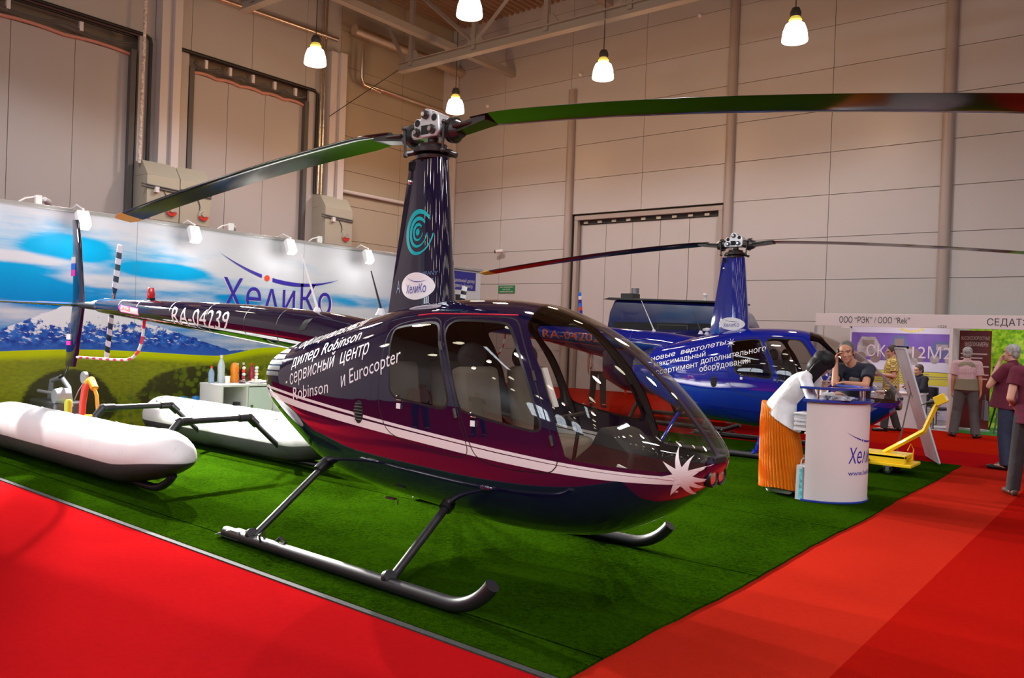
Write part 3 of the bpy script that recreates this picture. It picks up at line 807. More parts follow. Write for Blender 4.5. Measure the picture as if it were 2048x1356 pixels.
def helicopter(root, pm, stripe, droopA, droopF, pitchA, pitchF, hubz=3.2, intern='seat_beige'):
    t = root
    body = MB(); h = HULL['body']; body.v = list(h.v); body.f = list(h.f); body.mi = list(h.mi); body.nrm = list(h.nrm)
    k = len(body.v); body.v += _ring; body.nrm += [(-1, 0, 0)]*len(_ring); body.f.append(tuple(range(k, k+len(_ring)))); body.mi.append(0)
    P = [pm, stripe, 'rubber', 'seam', 'slot']
    fus = body.build('fuselage', P, t)
    def panel(k, name, mats):
        return HULL[k].build(name, mats, t)
    panel('wsR', 'windshield', 'canopy_glass'); panel('wsL', 'windshield', 'canopy_glass')
    for sd, ks in (('R', -1), ('L', 1)):
        for a, wn in (('fd', 'fw'), ('rd', 'rw')):
            d = panel(a+sd, 'door', P)
            HULL[wn+sd].build('door_window', 'door_glass', d)
            hx, hz = (1.085, 1.03) if a == 'fd' else (.40, 1.085)
            b = MB(); yy = ks*.652; b.bx((hx-.02, yy-.006, hz+.055), (hx+.03, yy+.006, hz+.064)); b.ell((hx-.02, yy, hz+.085), (.009, .009, .009)); b.build('door_handle', 'chrome', d, bevel=.002)
            b = MB(); b.bx((hx-.018, yy-.003, hz+.0), (hx+.018, yy+.003, hz+.037)); b.build('latch_label', 'tag_white', d)
            for q, (ex, ez) in enumerate(((1.50, 1.375), (1.675, 1.0)) if a == 'fd' else ((.715, 1.53), (.93, 1.10))):
                y_ = hp(*sa_of_xz(ex, ez))[1]
                b = MB(); b.sweep([(ex-.01, -ks*(y_-.008), ez+.03), (ex+.01, -ks*(y_-.008), ez-.03)], .011, 8); b.build('door_hinge', 'dark_steel', d)
    if stripe == 'stripe_white':
        b = MB(); b.sweep([(.38, -.47, 1.735)]+[(x, hp(*sa_of_xz(x, 1.752))[1]-.004, 1.752) for x in np.linspace(.5, 1.2, 9)], .005, 6); b.build('gutter_strip', 'guard_red', t)
    # cabin
    ln = MB(); keep = [(f, m_) for f, m_ in zip(h.f, h.mi) if all(h.v[i][0] > -.13 for i in f)]; ln.nrm = [tuple(-q for q in n) for n in h.nrm]
    ln.v = [tuple(p[j]-.012*n[j] for j in range(3)) for p, n in zip(h.v, h.nrm)]; ln.f = [f[::-1] for f, _ in keep]; ln.mi = [0]*len(ln.f); ln.build('cabin_lining', 'interior', t)
    b = MB(); ring = []
    for x in np.linspace(-.12, 2.3, 14):
        yw = max(.05, -hp(*sa_of_xz(x, .62 if x < 2 else .72))[1]-.02); ring.append([(x, -yw, .62 if x < 2 else .72), (x, yw, .62 if x < 2 else .72)])
    b.loft(ring, closed=False); b.build('cabin_floor', 'interior', t)
    b = MB(); zz = np.linspace(.5, 1.78, 16)
    b.loft([[(-.14, hp(*sa_of_xz(-.14, z))[1]+.01, z), (-.14, -hp(*sa_of_xz(-.14, z))[1]-.01, z)] for z in zz if z < 1.76], closed=False); b.build('bulkhead', intern if intern == 'seat_dark' else 'interior', t)
    def seat(x, y):
        b = MB(); b.box((x+.02, y, .80), (.46, .44, .20)); b.box((x-.20, y, 1.12), (.12, .42, .55), rot=Matrix.Rotation(.16, 3, 'Y')*1 if False else Matrix.Rotation(-.16, 3, 'Y'))
        s_ = b.build('seat', intern, t, bevel=.05); s_.modifiers['bevel'].segments = 3
        h_ = MB(); h_.ell((x-.27, y, 1.46), (.06, .14, .10)); h_.build('headrest', 'seat_dark', s_)
    for x in (1.02, .22):
        for y in (-.30, .30): seat(x, y)
    b = MB(); b.prism([(1.30, .62), (1.95, .66), (1.98, .92), (1.84, 1.04), (1.72, 1.06), (1.66, .94), (1.5, .80), (1.32, .78)], 'y', -.17, .17); b.build('instrument_console', 'interior', t, bevel=.03)
    b = MB(); b.sweep([(1.42, 0, .75), (1.46, 0, 1.02), (1.36, 0, 1.08)], .014, 8); b.sweep([(1.36, -.34, 1.07), (1.36, .34, 1.10)], .012, 8)
    for y in (-.34, .34): b.sweep([(1.36, y, 1.13), (1.36, y, .99)], .018, 8)
    b.build('cyclic_stick', 'dark_steel', t)
    # engine air scoop and cowl fittings
    b = MB(); b.ell((1.16, -.585, .643), (.055, .018, .024)); b.build('fuel_drain_cover', pm, t)
    b = MB(); b.bx((.14, -.50, .405), (.23, -.47, .418)); b.sweep([(.22, -.45, .40), (.215, -.45, .365)], .004, 6); b.build('drain_tube', 'dark_steel', t)
    b = MB()
    for k in range(6):
        z = .968+k*.023; q = .05*math.sqrt(max(0, 1-((z-1.025)/.085)**2)); b.sweep([(-.03-q, -.637, z), (-.03+q, -.640, z)], .004, 6)
    b.build('intake_grille', 'dark_steel', t)
    # nose
    for y in (-.05, .075):
        x_ = 2.462 if y < 0 else 2.455
        b = MB(); b.lathe([(.058, -.05), (.062, .0), (.055, .012), (.046, .004)], (x_-.012, y, .825), 24, axis='x', cap1=False); lt = b.build('landing_light', 'rubber', t)
        b = MB(); b.lathe([(.047, .0), (.03, .012), (.001, .016)], (x_-.014, y, .825), 24, axis='x'); b.build('light_lens', 'lamp_lens', lt)
    b = MB(); b.bx((2.42, -.075, .905), (2.477, .075, .945)); b.build('nose_vent', 'slot', t, bevel=.006)
    # tail boom, seams and fittings
    m = MB(); m.v = list(BOOM.v); m.f = list(BOOM.f); m.mi = list(BOOM.mi); m.build('tail_boom', pm, t, smooth=60)
    for x in (-1.75, -2.3, -2.95, -3.7, -4.35, -4.9):
        b = MB(); i = min(range(len(boom_rings())), key=lambda q: abs(boom_rings()[q][0][0]-x)); r = boom_rings(40)[i]
        b.loft([[(p[0]-.004, p[1]*1.006, (p[2]-1.7)*1.002+1.7) for p in r], [(p[0]+.004, p[1]*1.006, (p[2]-1.7)*1.002+1.7) for p in r]], cap0=False, cap1=False); b.build('boom_seam', 'dark_steel', t, smooth=60)
    b = MB(); b.lathe([(.03, 0), (.05, .02), (.06, .10), (.05, .16), (.03, .18)], (-5.76, .02, 1.80), 20, axis='x'); b.cone((-5.80, .02, 1.80), (-5.80, .20, 1.80), .045, .04); b.cone((-5.54, 0, 1.79), (-5.62, 0, 1.795), .06, .05); b.build('tail_gearbox', 'dark_steel', t)
    b = MB(); b.bx((-4.345, -.03, 1.855), (-4.275, .03, 1.888)); b.build('beacon_base', 'rubber', t)
    b = MB(); b.lathe([(.04, 0), (.042, .04), (.036, .10), (.03, .115)], (-4.31, 0, 1.885), 20); b.build('beacon_light', 'red_lens', t)
    for x, dx, hh, mt in ((-1.36, -.25, .50, 'decal_white'), (-.53, -.14, .33, 'rubber')):
        b = MB(); b.cone((x, 0, 1.745), (x, 0, 1.80), .045, .02); a_ = b.build('antenna', 'decal_white', t)
        b = MB(); b.cone((x, 0, 1.79), (x+dx, 0, 1.78+hh), .011, .005, 8); b.build('antenna_whip', mt, a_)
    # tail rotor on the left side
    for sg in (1, -1):
        b = MB(); A = .1833; n = 9; d = Vector((sg*math.sin(A), 0, sg*math.cos(A))); c = Vector((sg*math.cos(A), 0, -sg*math.sin(A)))
        base = Vector((-5.85, .30, 1.845)); edges_ = [.10, .19, .265, .34, .415, .49, .565, .64, .735]
        b.sweep([base+d*.02, base+d*.11], .022, 8, mi=2)
        for k in range(8):
            w0 = .072 if k > 0 else .035; w1 = .072
            ring = lambda q, w_: [base+d*q+c*w_+Vector((0, .006, 0)), base+d*q+Vector((0, .014, 0)), base+d*q-c*w_+Vector((0, .004, 0)), base+d*q+Vector((0, -.008, 0))]
            b.loft([ring(edges_[k], w0), ring(edges_[k+1], w1 if k < 7 else .066)], mi=(0 if k % 2 else 1), cap0=True, cap1=True)
        b.build('tail_rotor_blade', ['decal_white', 'rubber', 'chrome'], t, smooth=30)
    b = MB(); b.cone((-5.85, .18, 1.845), (-5.85, .34, 1.845), .05, .045); b.build('tail_rotor_hub', 'chrome', t)
    # tail guard
    gp = [(-4.44, 0, 1.63), (-4.455, 0, 1.50), (-4.49, 0, 1.37), (-4.56, 0, 1.27), (-4.67, 0, 1.205), (-4.82, 0, 1.17), (-5.1, 0, 1.16), (-5.4, 0, 1.155), (-5.75, 0, 1.15), (-6.10, 0, 1.145)]
    gq = []
    for i in range(len(gp)-1):
        for k in range(3): gq.append(tuple(gp[i][j]+(gp[i+1][j]-gp[i][j])*k/3 for j in range(3)))
    gq.append(gp[-1]); L = 0; b = MB()
    dd = dense([(p[0], p[2]) for p in gq], .075, False)
    # walk equal steps along the tube
    path = [Vector(p) for p in gq]; acc = [0]
    for i in range(1, len(path)): acc.append(acc[-1]+(path[i]-path[i-1]).length)
    def at(s_):
        for i in range(1, len(path)):
            if acc[i] >= s_: return path[i-1].lerp(path[i], (s_-acc[i-1])/(acc[i]-acc[i-1]))
        return path[-1]
    N_ = 22
    for k in range(N_): b.sweep([at(acc[-1]*(k+q/3)/N_) for q in range(4)], .017, 10, mi=k % 2)
    b.build('tail_guard', ['guard_red', 'decal_white'], t, smooth=60)
    # empennage
    def fin(pts, th, name):
        b = MB(); rings = []
        for x0, x1, z in pts:
            c = x1-x0; rings.append([(x0, 0, z), (x0+c*.3, -th/2, z), (x0+c*.7, -th*.4, z), (x1-.01, -th*.15, z), (x1, 0, z), (x1-.01, th*.15, z), (x0+c*.7, th*.4, z), (x0+c*.3, th/2, z)])
        b.loft(rings); return b.build(name, pm, t, smooth=50)
    f1 = fin([(-6.28, -5.93, 1.80), (-6.30, -6.01, 2.2), (-6.335, -6.09, 2.6), (-6.36, -6.18, 2.87)], .055, 'upper_fin')
    f2 = fin([(-6.28, -5.93, 1.80), (-6.36, -6.00, 1.5), (-6.43, -6.06, 1.2), (-6.44, -6.14, 1.02)], .055, 'lower_fin')
    b = MB(); b.loft([[(-6.03, -y, 1.80), (-6.1, -y, 1.80+th), (-6.28, -y, 1.80+th*.5), (-6.36, -y, 1.80), (-6.28, -y, 1.795-th*.3), (-6.1, -y, 1.80-th)] for y, th in ((-.06, .026), (.5, .022), (1.08, .014))]); b.build('stabilizer', pm, t, smooth=50)
    b = MB(); b.cone((-5.5, 0, 1.785), (-6.12, 0, 1.80), .055, .035, 14); b.build('tail_stub', 'rubber', t)
    b = MB(); b.sweep([(-6.36, 0, 1.03), (-6.38, 0, .97), (-6.46, 0, .90), (-6.55, 0, .87)], .016, 10); b.cone((-6.55, 0, .885), (-6.58, 0, .86), .022, .02); b.build('tail_skid', 'rubber', t)
    # landing gear
    for ks in (-1, 1):
        y = 1.047*ks; pts = [(-1.02, y, .045), (-.9, y, .045)]+[(x, y, .045) for x in np.linspace(-.6, 1.28, 8)]
        for a in np.linspace(.12, .95, 9): pts.append((1.28+.42*math.sin(a), y, .045+.42*(1-math.cos(a))))
        b = MB(); b.sweep(pts, .044, 16); sk = b.build('skid', 'skid_paint', t, smooth=60)
        b = MB(); b.prism([(-1.12, .018), (-.80, .02), (-.80, .088), (-.9, .09)], 'y', y-.04, y+.04); b.build('skid_shoe', 'skid_metal', sk, bevel=.006)
        b = MB(); b.sweep([(-.52, y-.03, .05), (-.52, y-.05, .12), (-.50, y-.03, .15), (-.48, y-.03, .09)], .009, 6); b.sweep([(-.42, y+.02, .08), (-.36, y+.02, .12), (-.30, y+.02, .09)], .012, 6); b.build('wheel_lug', 'dark_steel', sk)
        for xb, xt, zt, yt in ((.79, .70, .435, .44), (-.68, -.64, .52, .46)):
            b = MB(); b.sweep([(xb, y, .06), (xt, yt*ks, zt)], .031, 14, flat=.8); b.cone((xb-.02, y-.01*ks, .08), (xb+.01, y, .10), .05, .04, 12)
            s_ = b.build('landing_strut', 'skid_paint' if pm == 'paint_dark' else pm, t)
            b = MB(); b.cone((xt+(xb-xt)*.06, (yt+(1.047-yt)*.06)*ks, zt-.02), (xt, (yt-.06)*ks, zt+.045), .046, .052, 14); b.build('strut_boot', 'rubber', s_)
    # mast fairing and rotor head
    m = MB(); m.v = list(FAIR.v); m.f = list(FAIR.f); m.mi = list(FAIR.mi); m.build('mast_fairing', pm, t, smooth=35)
    b = MB()
    for k in range(5): b.bx((-.17+k*.022, -.092, 2.88), (-.16+k*.022, -.075, 2.945))
    b.build('fairing_vents', 'slot', t)
    b = MB(); b.ell((-.155, -.084, 2.79), (.022, .016, .02)); b.build('fairing_light', 'chrome', t)
    b = MB(); b.cone((0, 0, 2.92), (0, 0, hubz), .042, .042, 20); b.build('rotor_mast', 'dark_steel', t)
    b = MB(); b.lathe([(.05, 2.955), (.13, 2.96), (.135, 2.985), (.10, 2.995), (.09, 3.0), (.16, 3.005), (.165, 3.035), (.12, 3.05), (.11, 3.06), (.115, 3.075), (.06, 3.085), (.045, 3.10)], n=28)
    for a in (0.25, 2.3, 4.2): b.sweep([(.1*math.cos(a), .1*math.sin(a), 3.02), (.21*math.cos(a), .21*math.sin(a), 2.985)], .022, 8)
    b.build('swashplate', 'dark_steel', t)
    for sg in (-1, 1):
        b = MB(); b.sweep([(sg*.20, -.10*sg*0-.10, 3.0), (sg*.215, -.11, 3.21)], .010, 8); b.ell((sg*.20, -.10, 3.0), (.02, .02, .02)); b.ell((sg*.215, -.11, 3.21), (.02, .02, .02)); b.build('pitch_link', 'dark_steel', t)
    # hub block seen from the side: a plate with five lobes and holes
    out = [(-.17, -.055), (-.15, -.075), (-.02, -.075), (.10, -.075), (.135, -.04), (.125, .03), (.12, .085), (.08, .115), (.05, .10), (.035, .135), (-.02, .155), (-.065, .12), (-.075, .075), (-.12, .085), (-.15, .05), (-.14, .01), (-.17, -.01)]
    b = MB(); b.prism([(x, hubz+z) for x, z in out], 'y', -.075, .075); hb = b.build('rotor_hub', 'hub_alloy', t, smooth=30, bevel=.008)
    b = MB()
    for x, z, r in ((-.105, .045, .028), (.075, .07, .028), (-.10, -.03, .034), (.06, -.02, .036), (-.015, .10, .034)):
        dk = 0 if (x, z) in ((-.105, .045), (.075, .07)) else 1
        b.cone((x, -.078 if dk == 0 else -.095, hubz+z), (x, .078, hubz+z), r, r, 16, mi=dk)
        if dk: b.cone((x, -.115, hubz+z), (x, -.09, hubz+z), r*.55, r*.55, 6, mi=2)
    b.bx((-.06, -.078, hubz-.05), (.02, .078, hubz+.02)); b.build('hub_bolts', ['slot', 'dark_steel', 'chrome'], hb, smooth=30)
    for sg, dr, pi_, nm in ((-1, droopA, pitchA, 'aft'), (1, droopF, pitchF, 'fwd')):
        bl = blade(sg, dr, pi_); bo = bl.build('main_rotor_blade', ['blade_paint', 'blade_tip'], t, smooth=35)
        b = MB(); b.cone((sg*.12, 0, hubz-.02), (sg*.20, 0, hubz-.03), .06, .07, 18); b.cone((sg*.20, 0, hubz-.03), (sg*.235, 0, hubz-.035), .098, .098, 22); b.cone((sg*.235, 0, hubz-.035), (sg*.30, 0, hubz-.04), .085, .06, 18)
        z3 = dr(.55); z2 = hubz-.04
        b.loft([[(sg*.28, -.06, z2-.03), (sg*.28, .06, z2-.03), (sg*.28, .06, z2+.03), (sg*.28, -.06, z2+.03)], [(sg*.60, -.085, z3-.022), (sg*.60, .085, z3-.022), (sg*.60, .085, z3+.022), (sg*.60, -.085, z3+.022)]])
        b.sweep([(sg*.28, -.08, z2+.01), (sg*.46, -.07, z2+.02)], .012, 6)
        b.build('blade_grip', 'dark_steel', bo, smooth=40)
    return t

# --- the dark helicopter in front
A = thing('helicopter', 'dark navy helicopter with white side stripes and registration RA-04239, nearest the viewer', 'helicopter', (0, 0, .014), group='helicopters on the turf')
helicopter(A, 'paint_dark', 'stripe_white', lambda r: 3.2-.40*(r/5.03)**1.6, lambda r: 3.2-.60*(r/5.03)**1.6+.02, -.23, -.15)
# lettering thrown on the right flank
def slogan(root, tree, body, x0, z0, x1, z1, capz, m='decal_white', bold=.05, shear=.12, name='slogan_lettering', ml=.03, off=.003, sp=1.0):
    L_ = math.hypot(x1-x0, z1-z0); f = text_mb(body, 1, bold, shear, width=L_, height=capz, res=2, space=sp, fine=ml)
    project(f, tree, x0, z0, math.atan2(z1-z0, x1-x0), off).build(name, m, root, smooth=0)
slogan(A, HB, '- официальный', -1.114, 1.416, -.291, 1.638, .085)
slogan(A, HB, 'дилер Robinson', -1.012, 1.282, -.175, 1.537, .105)
slogan(A, HB, '- сервисный  центр', -1.07, 1.123, -.002, 1.440, .125)
slogan(A, HB, 'и Eurocopter', -.25, 1.177, .372, 1.402, .122)
slogan(A, HB, 'Robinson', -.943, 1.028, -.418, 1.126, .112)
slogan(A, BB, 'RA-04239', -3.60, 1.598, -2.49, 1.556, .20, bold=.05, shear=.05, name='registration_lettering')
f = MB(); f.add([(0, 0, 0), (.10, .02, 0), (.135, .115, 0), (.05, .10, 0)], [(0, 1, 2, 3)]); project(refine(f, .03), BB, -1.36, 1.585, 0, .004).build('air_scoop', 'slot', A)
f = MB(); f.add([(0, 0, 0), (.06, .045, 0), (.06, .03, 0), (.50, .03, 0), (.50, -.05, 0), (.06, -.05, 0), (.06, -.05, 0)], [(0, 1, 2, 3, 4, 5)]); project(refine(f, .05), BB, -4.84, 1.775, -.08).build('danger_label', 'flag_pink', A)
f = MB(); f.add([(.065, .022, 0), (.49, .022, 0), (.49, -.042, 0), (.065, -.042, 0)], [(0, 1, 2, 3)]); project(refine(f, .05), BB, -4.84, 1.775, -.08, .0045).build('danger_label', 'decal_white', A)
slogan(A, BB, 'DANGER', -4.76, 1.745, -4.53, 1.727, .045, m='decal_red', name='danger_lettering', off=.006, shear=0, bold=.01)
star = []
for k in range(18):
    a = PI/2+.22+k*PI/9; r = (.18, .15, .19, .175, .165, .15, .16, .17, .14)[k//2] if k % 2 == 0 else .058
    star.append((r*math.cos(a), r*math.sin(a)))
f = MB(); f.add([(0, 0, 0)]+[(p[0]*.62, p[1], 0) for p in star], [(0, i+1, (i+1) % 18+1) for i in range(18)]); project(refine(f, .02), HB, 2.372, .845, 0, .004).build('nose_star', 'stripe_white', A, smooth=0)
# emblem of open rings and the oval sign on the mast fairing
f = MB(); c_ = []
for r0, r1, ox in ((.168, .140, .016), (.114, .091, .013), (.066, .048, .010)):
    q = arcband(r0, r1, .75, 2*PI-.05, (0, 0), (ox, -ox*.4), 40); f.add(q.v, q.f)
f.add([(.026*math.cos(a), .026*math.sin(a), 0) for a in np.linspace(0, 2*PI, 24, endpoint=False)], [tuple(range(24))])
f.v = [(p[0]*.86, p[1]*1.06, 0) for p in f.v]; project(refine(f, .03), FB, -.005, 2.385, 0).build('ring_emblem', 'decal_teal', A, smooth=0)
def oval(root, x, z, rx, rz):
    f = MB(); n = 40; f.add([(0, 0, 0)]+[(rx*math.cos(2*PI*k/n), rz*math.sin(2*PI*k/n), 0) for k in range(n)], [(0, k+1, (k+1) % n+1) for k in range(n)])
    project(refine(f, .04), FB, x, z, -.03, .004).build('oval_sign', 'decal_white', root, smooth=60)
    s = text_mb('ХеʌиКо', 1, 0, .1, width=rx*1.25, height=rz*.62, res=2, fine=.03); s.v = [(p[0]-rx*.62, p[1]-rz*.5, 0) for p in s.v]
    project(s, FB, x, z, .06, .007).build('sign_lettering', 'logo_blue', root, smooth=0)
    q = swoosh(rx*1.3); q.v = [(p[0], p[1]+rz*.32, 0) for p in q.v]; project(refine(q, .03), FB, x, z, 0, .007).build('sign_arc', 'logo_blue', root, smooth=0)
slogan(A, FB, 'A', -.235, 1.915, -.185, 1.917, .10, m='decal_ghost', bold=0, shear=.05, name='company_lettering')
slogan(A, FB, 'T', .125, 1.925, .175, 1.93, .10, m='decal_ghost', bold=0, shear=0, name='company_lettering')
slogan(A, FB, 'COMPANY', .02, 2.045, .19, 2.055, .03, m='decal_ghost', bold=0, shear=0, name='company_lettering')
oval(A, .01, 1.968, .172, .105)
# flag patches on the fin, tag hung in the cabin
for z0, z1, m in ((2.32, 2.40, 'decal_white'), (2.24, 2.32, 'flag_blue'), (2.16, 2.24, 'flag_pink'), (1.36, 1.43, 'decal_white'), (1.29, 1.34, 'flag_pink')):
    b = MB(); dx = -.02 if z0 > 2 else -.09
    b.bx((-6.26+dx, -.034, z0), (-6.15+dx, -.02, z1)); b.build('fin_patch', m, A)
b = MB(); b.box((1.98, -.30, .80), (.09, .02, .11), rot=Matrix.Rotation(.3, 3, 'Y')); b.box((1.98, -.312, .80), (.05, .004, .012), 1, rot=Matrix.Rotation(.3, 3, 'Y')); b.build('hang_tag', ['tag_white', 'decal_red'], A, bevel=.004)
b = MB(); b.box((1.50, -.40, 1.30), (.012, .05, .26), rot=Matrix.Rotation(-.4, 3, 'Y')); b.build('paper_slip', 'tag_white', A)
# --- the blue helicopter behind
B = thing('helicopter', 'bright blue helicopter with red boom registration parked behind the dark one', 'helicopter', (-.78, 7.6, .014), .05, group='helicopters on the turf')
helicopter(B, 'paint_blue', 'paint_blue', lambda r: 3.2-.42*(r/5.03)**1.6, lambda r: 3.2-.42*(r/5.03)**1.6, -.16, -.05, intern='seat_dark')
slogan(B, HB, 'новые  вертолеты', -1.15, 1.275, .10, 1.590, .088)
slogan(B, HB, '- максимальный', -1.16, 1.165, -.191, 1.401, .09)
slogan(B, HB, 'ассортимент', -1.113, 1.045, -.29, 1.235, .095)
slogan(B, HB, 'дополнительного', -.262, 1.274, .735, 1.520, .095)
slogan(B, HB, 'оборудования', -.264, 1.155, .53, 1.335, .095)
f = MB()
for k in range(4):
    a = k*PI/4+.2; d = Vector((math.cos(a), math.sin(a), 0)); e = Vector((-d.y, d.x, 0)); f.add([d*.075, e*.012, -d*.075, -e*.012], [(0, 1, 2, 3)])
project(f, HB, .17, 1.62, .2).build('star_mark', 'decal_white', B, smooth=0)
slogan(B, BB, 'RA-04202', -3.50, 1.60, -2.30, 1.545, .15, m='decal_white', bold=.045, shear=0, name='registration_lettering', off=.003)
slogan(B, BB, 'RA-04202', -3.49, 1.603, -2.31, 1.549, .145, m='decal_red', bold=.018, shear=0, name='registration_lettering', off=.006)
oval(B, .02, 1.92, .20, .098)
b = MB(); b.cone((-.42, 0, 1.74), (-.42, 0, 1.80), .05, .02); b.lathe([(.02, 1.79), (.075, 1.80), (.08, 1.83), (.02, 1.85)], (-.42, 0, 0)); b.build('dome_antenna', 'decal_white', B)
# ---------------------------------------------------------------- the stand: printed wall, lights, floats, cabinet
XB = -7.5; BY0, BY1, BH = -1.6, 7.35, 3.13
def landscape():
    m = mat('landscape_print', (.5, .6, .8), .45, spec=.15); g = NG(m); b = m.node_tree.nodes['Principled BSDF']
    tc = g.n('ShaderNodeTexCoord'); sx = g.n('ShaderNodeSeparateXYZ'); m.node_tree.links.new(tc.outputs['Object'], sx.inputs[0])
    y, z = sx.outputs[1], sx.outputs[2]; p = g.vec(y, z, 0.0)
    # sky: blue bands torn by stretched clouds, paler to the right and to the top
    pc = g.vec(g.m('MULTIPLY', y, .55), g.m('MULTIPLY', z, 2.3), 3.0)
    n1 = g.noise(pc, 1.15, 6, .55); n2 = g.noise(g.vec(g.m('MULTIPLY', y, .4), g.m('MULTIPLY', z, 3.2), 9.0), 2.4, 5, .6)
    c = g.m('ADD', g.m('MULTIPLY', n1, .75), g.m('MULTIPLY', n2, .45))
    c = g.m('ADD', c, g.m('MULTIPLY', g.step(z, 2.55, 3.1), .26))
    c = g.m('ADD', c, g.m('MULTIPLY', g.step(y, 1.5, 5.2), .17))
    def blob(y0, z0, ry, rz, amp):
        a = g.m('DIVIDE', g.m('SUBTRACT', y, y0), ry); d = g.m('DIVIDE', g.m('SUBTRACT', z, z0), rz)
        return g.m('MULTIPLY', g.m('SUBTRACT', 1, g.step(g.m('ADD', g.m('MULTIPLY', a, a), g.m('MULTIPLY', d, d)), .1, 1.1)), amp)
    for q in ((.45, 2.62, .75, .22, -.34), (1.9, 2.42, .9, .14, -.34), (-.3, 2.12, 1.0, .30, -.26), (3.2, 2.06, .6, .10, -.22), (5.6, 2.15, 1.2, .16, -.22), (.6, 1.92, 1.3, .2, -.25), (1.3, 2.2, 1.6, .12, .22), (-.2, 2.44, .8, .10, .22), (3.6, 2.55, 1.2, .3, .16)):
        c = g.m('ADD', c, blob(*q))
    cl = g.step(c, .42, .84)
    blue = g.mix(g.step(z, 1.7, 2.7), (.0, .20, .52), (.0, .36, .68))
    sky = g.mix(cl, blue, (.60, .60, .66))
    # mountain: jagged ridge, snow above a broken line, blue rock below
    nr = g.noise(g.vec(y, 0.0, 1.0), 3.2, 6, .6); nr2 = g.noise(p, 5.5, 6, .7)
    d = g.m('ABSOLUTE', g.m('SUBTRACT', y, .58))
    right = g.step(y, .5, .7)
    pk = g.m('SUBTRACT', 1.90, g.m('MULTIPLY', d, g.m('SUBTRACT', .46, g.m('MULTIPLY', right, .18))))
    pk = g.m('MINIMUM', pk, 1.87)
    ridge = g.m('MAXIMUM', g.m('ADD', pk, g.m('MULTIPLY', g.m('SUBTRACT', nr, .5), .13)), g.m('ADD', 1.22, g.m('MULTIPLY', g.m('SUBTRACT', nr, .5), .14)))
    isM = g.step(g.m('SUBTRACT', ridge, z), -.004, .006)
    sn = g.m('ADD', z, g.m('MULTIPLY', g.m('SUBTRACT', nr2, .5), 1.05))
    sn = g.m('ADD', sn, g.m('MULTIPLY', g.step(y, 1.0, 2.4), -.02))
    snow = g.m('MAXIMUM', g.step(sn, 1.50, 1.56), g.m('MULTIPLY', g.step(g.noise(g.vec(g.m('ADD', y, z), g.m('MULTIPLY', z, 2.2), 4.0), 9, 5, .65), .56, .61), g.step(z, 1.24, 1.40)))
    rock = g.mix(g.step(g.noise(p, 7, 5, .6), .4, .65), (.005, .030, .24), (.03, .14, .50)); rock = g.mix(g.m('SUBTRACT', 1, g.step(z, 1.14, 1.34)), rock, (.03, .10, .40))
    mt = g.mix(snow, rock, (.74, .74, .80)); col = g.mix(isM, sky, mt)
    # meadow: bright crest, green slope, dark cloud shadows, bushes to the right
    crest = g.m('ADD', 1.16, g.m('MULTIPLY', g.m('SINE', g.m('MULTIPLY', g.m('ADD', y, .6), 1.25)), .045))
    crest = g.m('ADD', crest, g.m('MULTIPLY', g.step(y, 2.7, 3.7), .14))
    isF = g.step(g.m('SUBTRACT', crest, z), -.003, .004); dep = g.m('SUBTRACT', crest, z)
    ng = g.noise(g.vec(g.m('MULTIPLY', y, 2.2), g.m('MULTIPLY', z, 6.0), 0.0), 5, 6, .7)
    fld = g.mix(g.step(dep, .05, .16), (.50, .58, .0), g.mix(ng, (.05, .075, .006), (.36, .40, .012)))
    sh = g.m('ADD', blob(.50, .42, .75, .62, 1.0), g.m('ADD', blob(2.6, .62, 1.25, .42, .95), blob(1.7, .35, .9, .3, .35)))
    sh = g.m('MULTIPLY', g.step(g.m('ADD', sh, g.m('MULTIPLY', g.m('SUBTRACT', ng, .5), .5)), .30, .50), .9)
    fld = g.mix(sh, fld, (.022, .019, .010))
    vo = g.n('ShaderNodeTexVoronoi'); vo.inputs['Scale'].default_value = 9.5; m.node_tree.links.new(p, vo.inputs['Vector'])
    reg = g.m('MAXIMUM', g.m('MULTIPLY', g.step(y, 1.35, 2.6), g.m('SUBTRACT', 1, g.step(z, .93, 1.05))), g.m('MULTIPLY', g.step(y, .85, 1.2), g.m('SUBTRACT', 1, g.step(z, .45, .62))))
    bush = g.m('MULTIPLY', g.m('MULTIPLY', g.m('SUBTRACT', 1, g.step(g.m('ADD', vo.outputs['Distance'], g.m('MULTIPLY', g.m('SUBTRACT', nr2, .5), .5)), .34, .56)), reg), g.step(g.noise(p, 2.2, 3), .16, .30))
    fld = g.mix(bush, fld, g.mix(ng, (.03, .06, .004), (.19, .24, .012)))
    col = g.mix(isF, col, fld)
    m.node_tree.links.new(col, b.inputs['Base Color'])
landscape()
mat('panel_white', (.74, .74, .78), .4)
mat('alu', (.62, .62, .62), .3, metal=.7)
mat('sign_blue', (.03, .03, .30), .4)
t = thing('printed_wall', 'printed stand wall with a mountain landscape and the rotor logo', 'exhibition wall', (XB, 0, 0))
b = MB(); b.bx((-.04, BY0, 0), (0, BY1, BH)); b.build('printed_panel', 'landscape_print', t, smooth=0)
b = MB(); b.bx((-.05, BY0, BH), (.03, BY1, BH+.05)); b.bx((-.045, BY1, 0), (.01, BY1+.04, BH+.05)); b.build('top_rail', 'alu', t, smooth=0, bevel=.004)
for y in (1.4, 4.42):
    b = MB(); b.bx((0, y-.002, 0), (.001, y+.002, BH)); b.build('panel_joint', 'seal_grey', t, smooth=0)
EY, EZ = Vector((0, 1, 0)), Vector((0, 0, 1))
mat('logo_halo', (.85, .72, .80), .4)
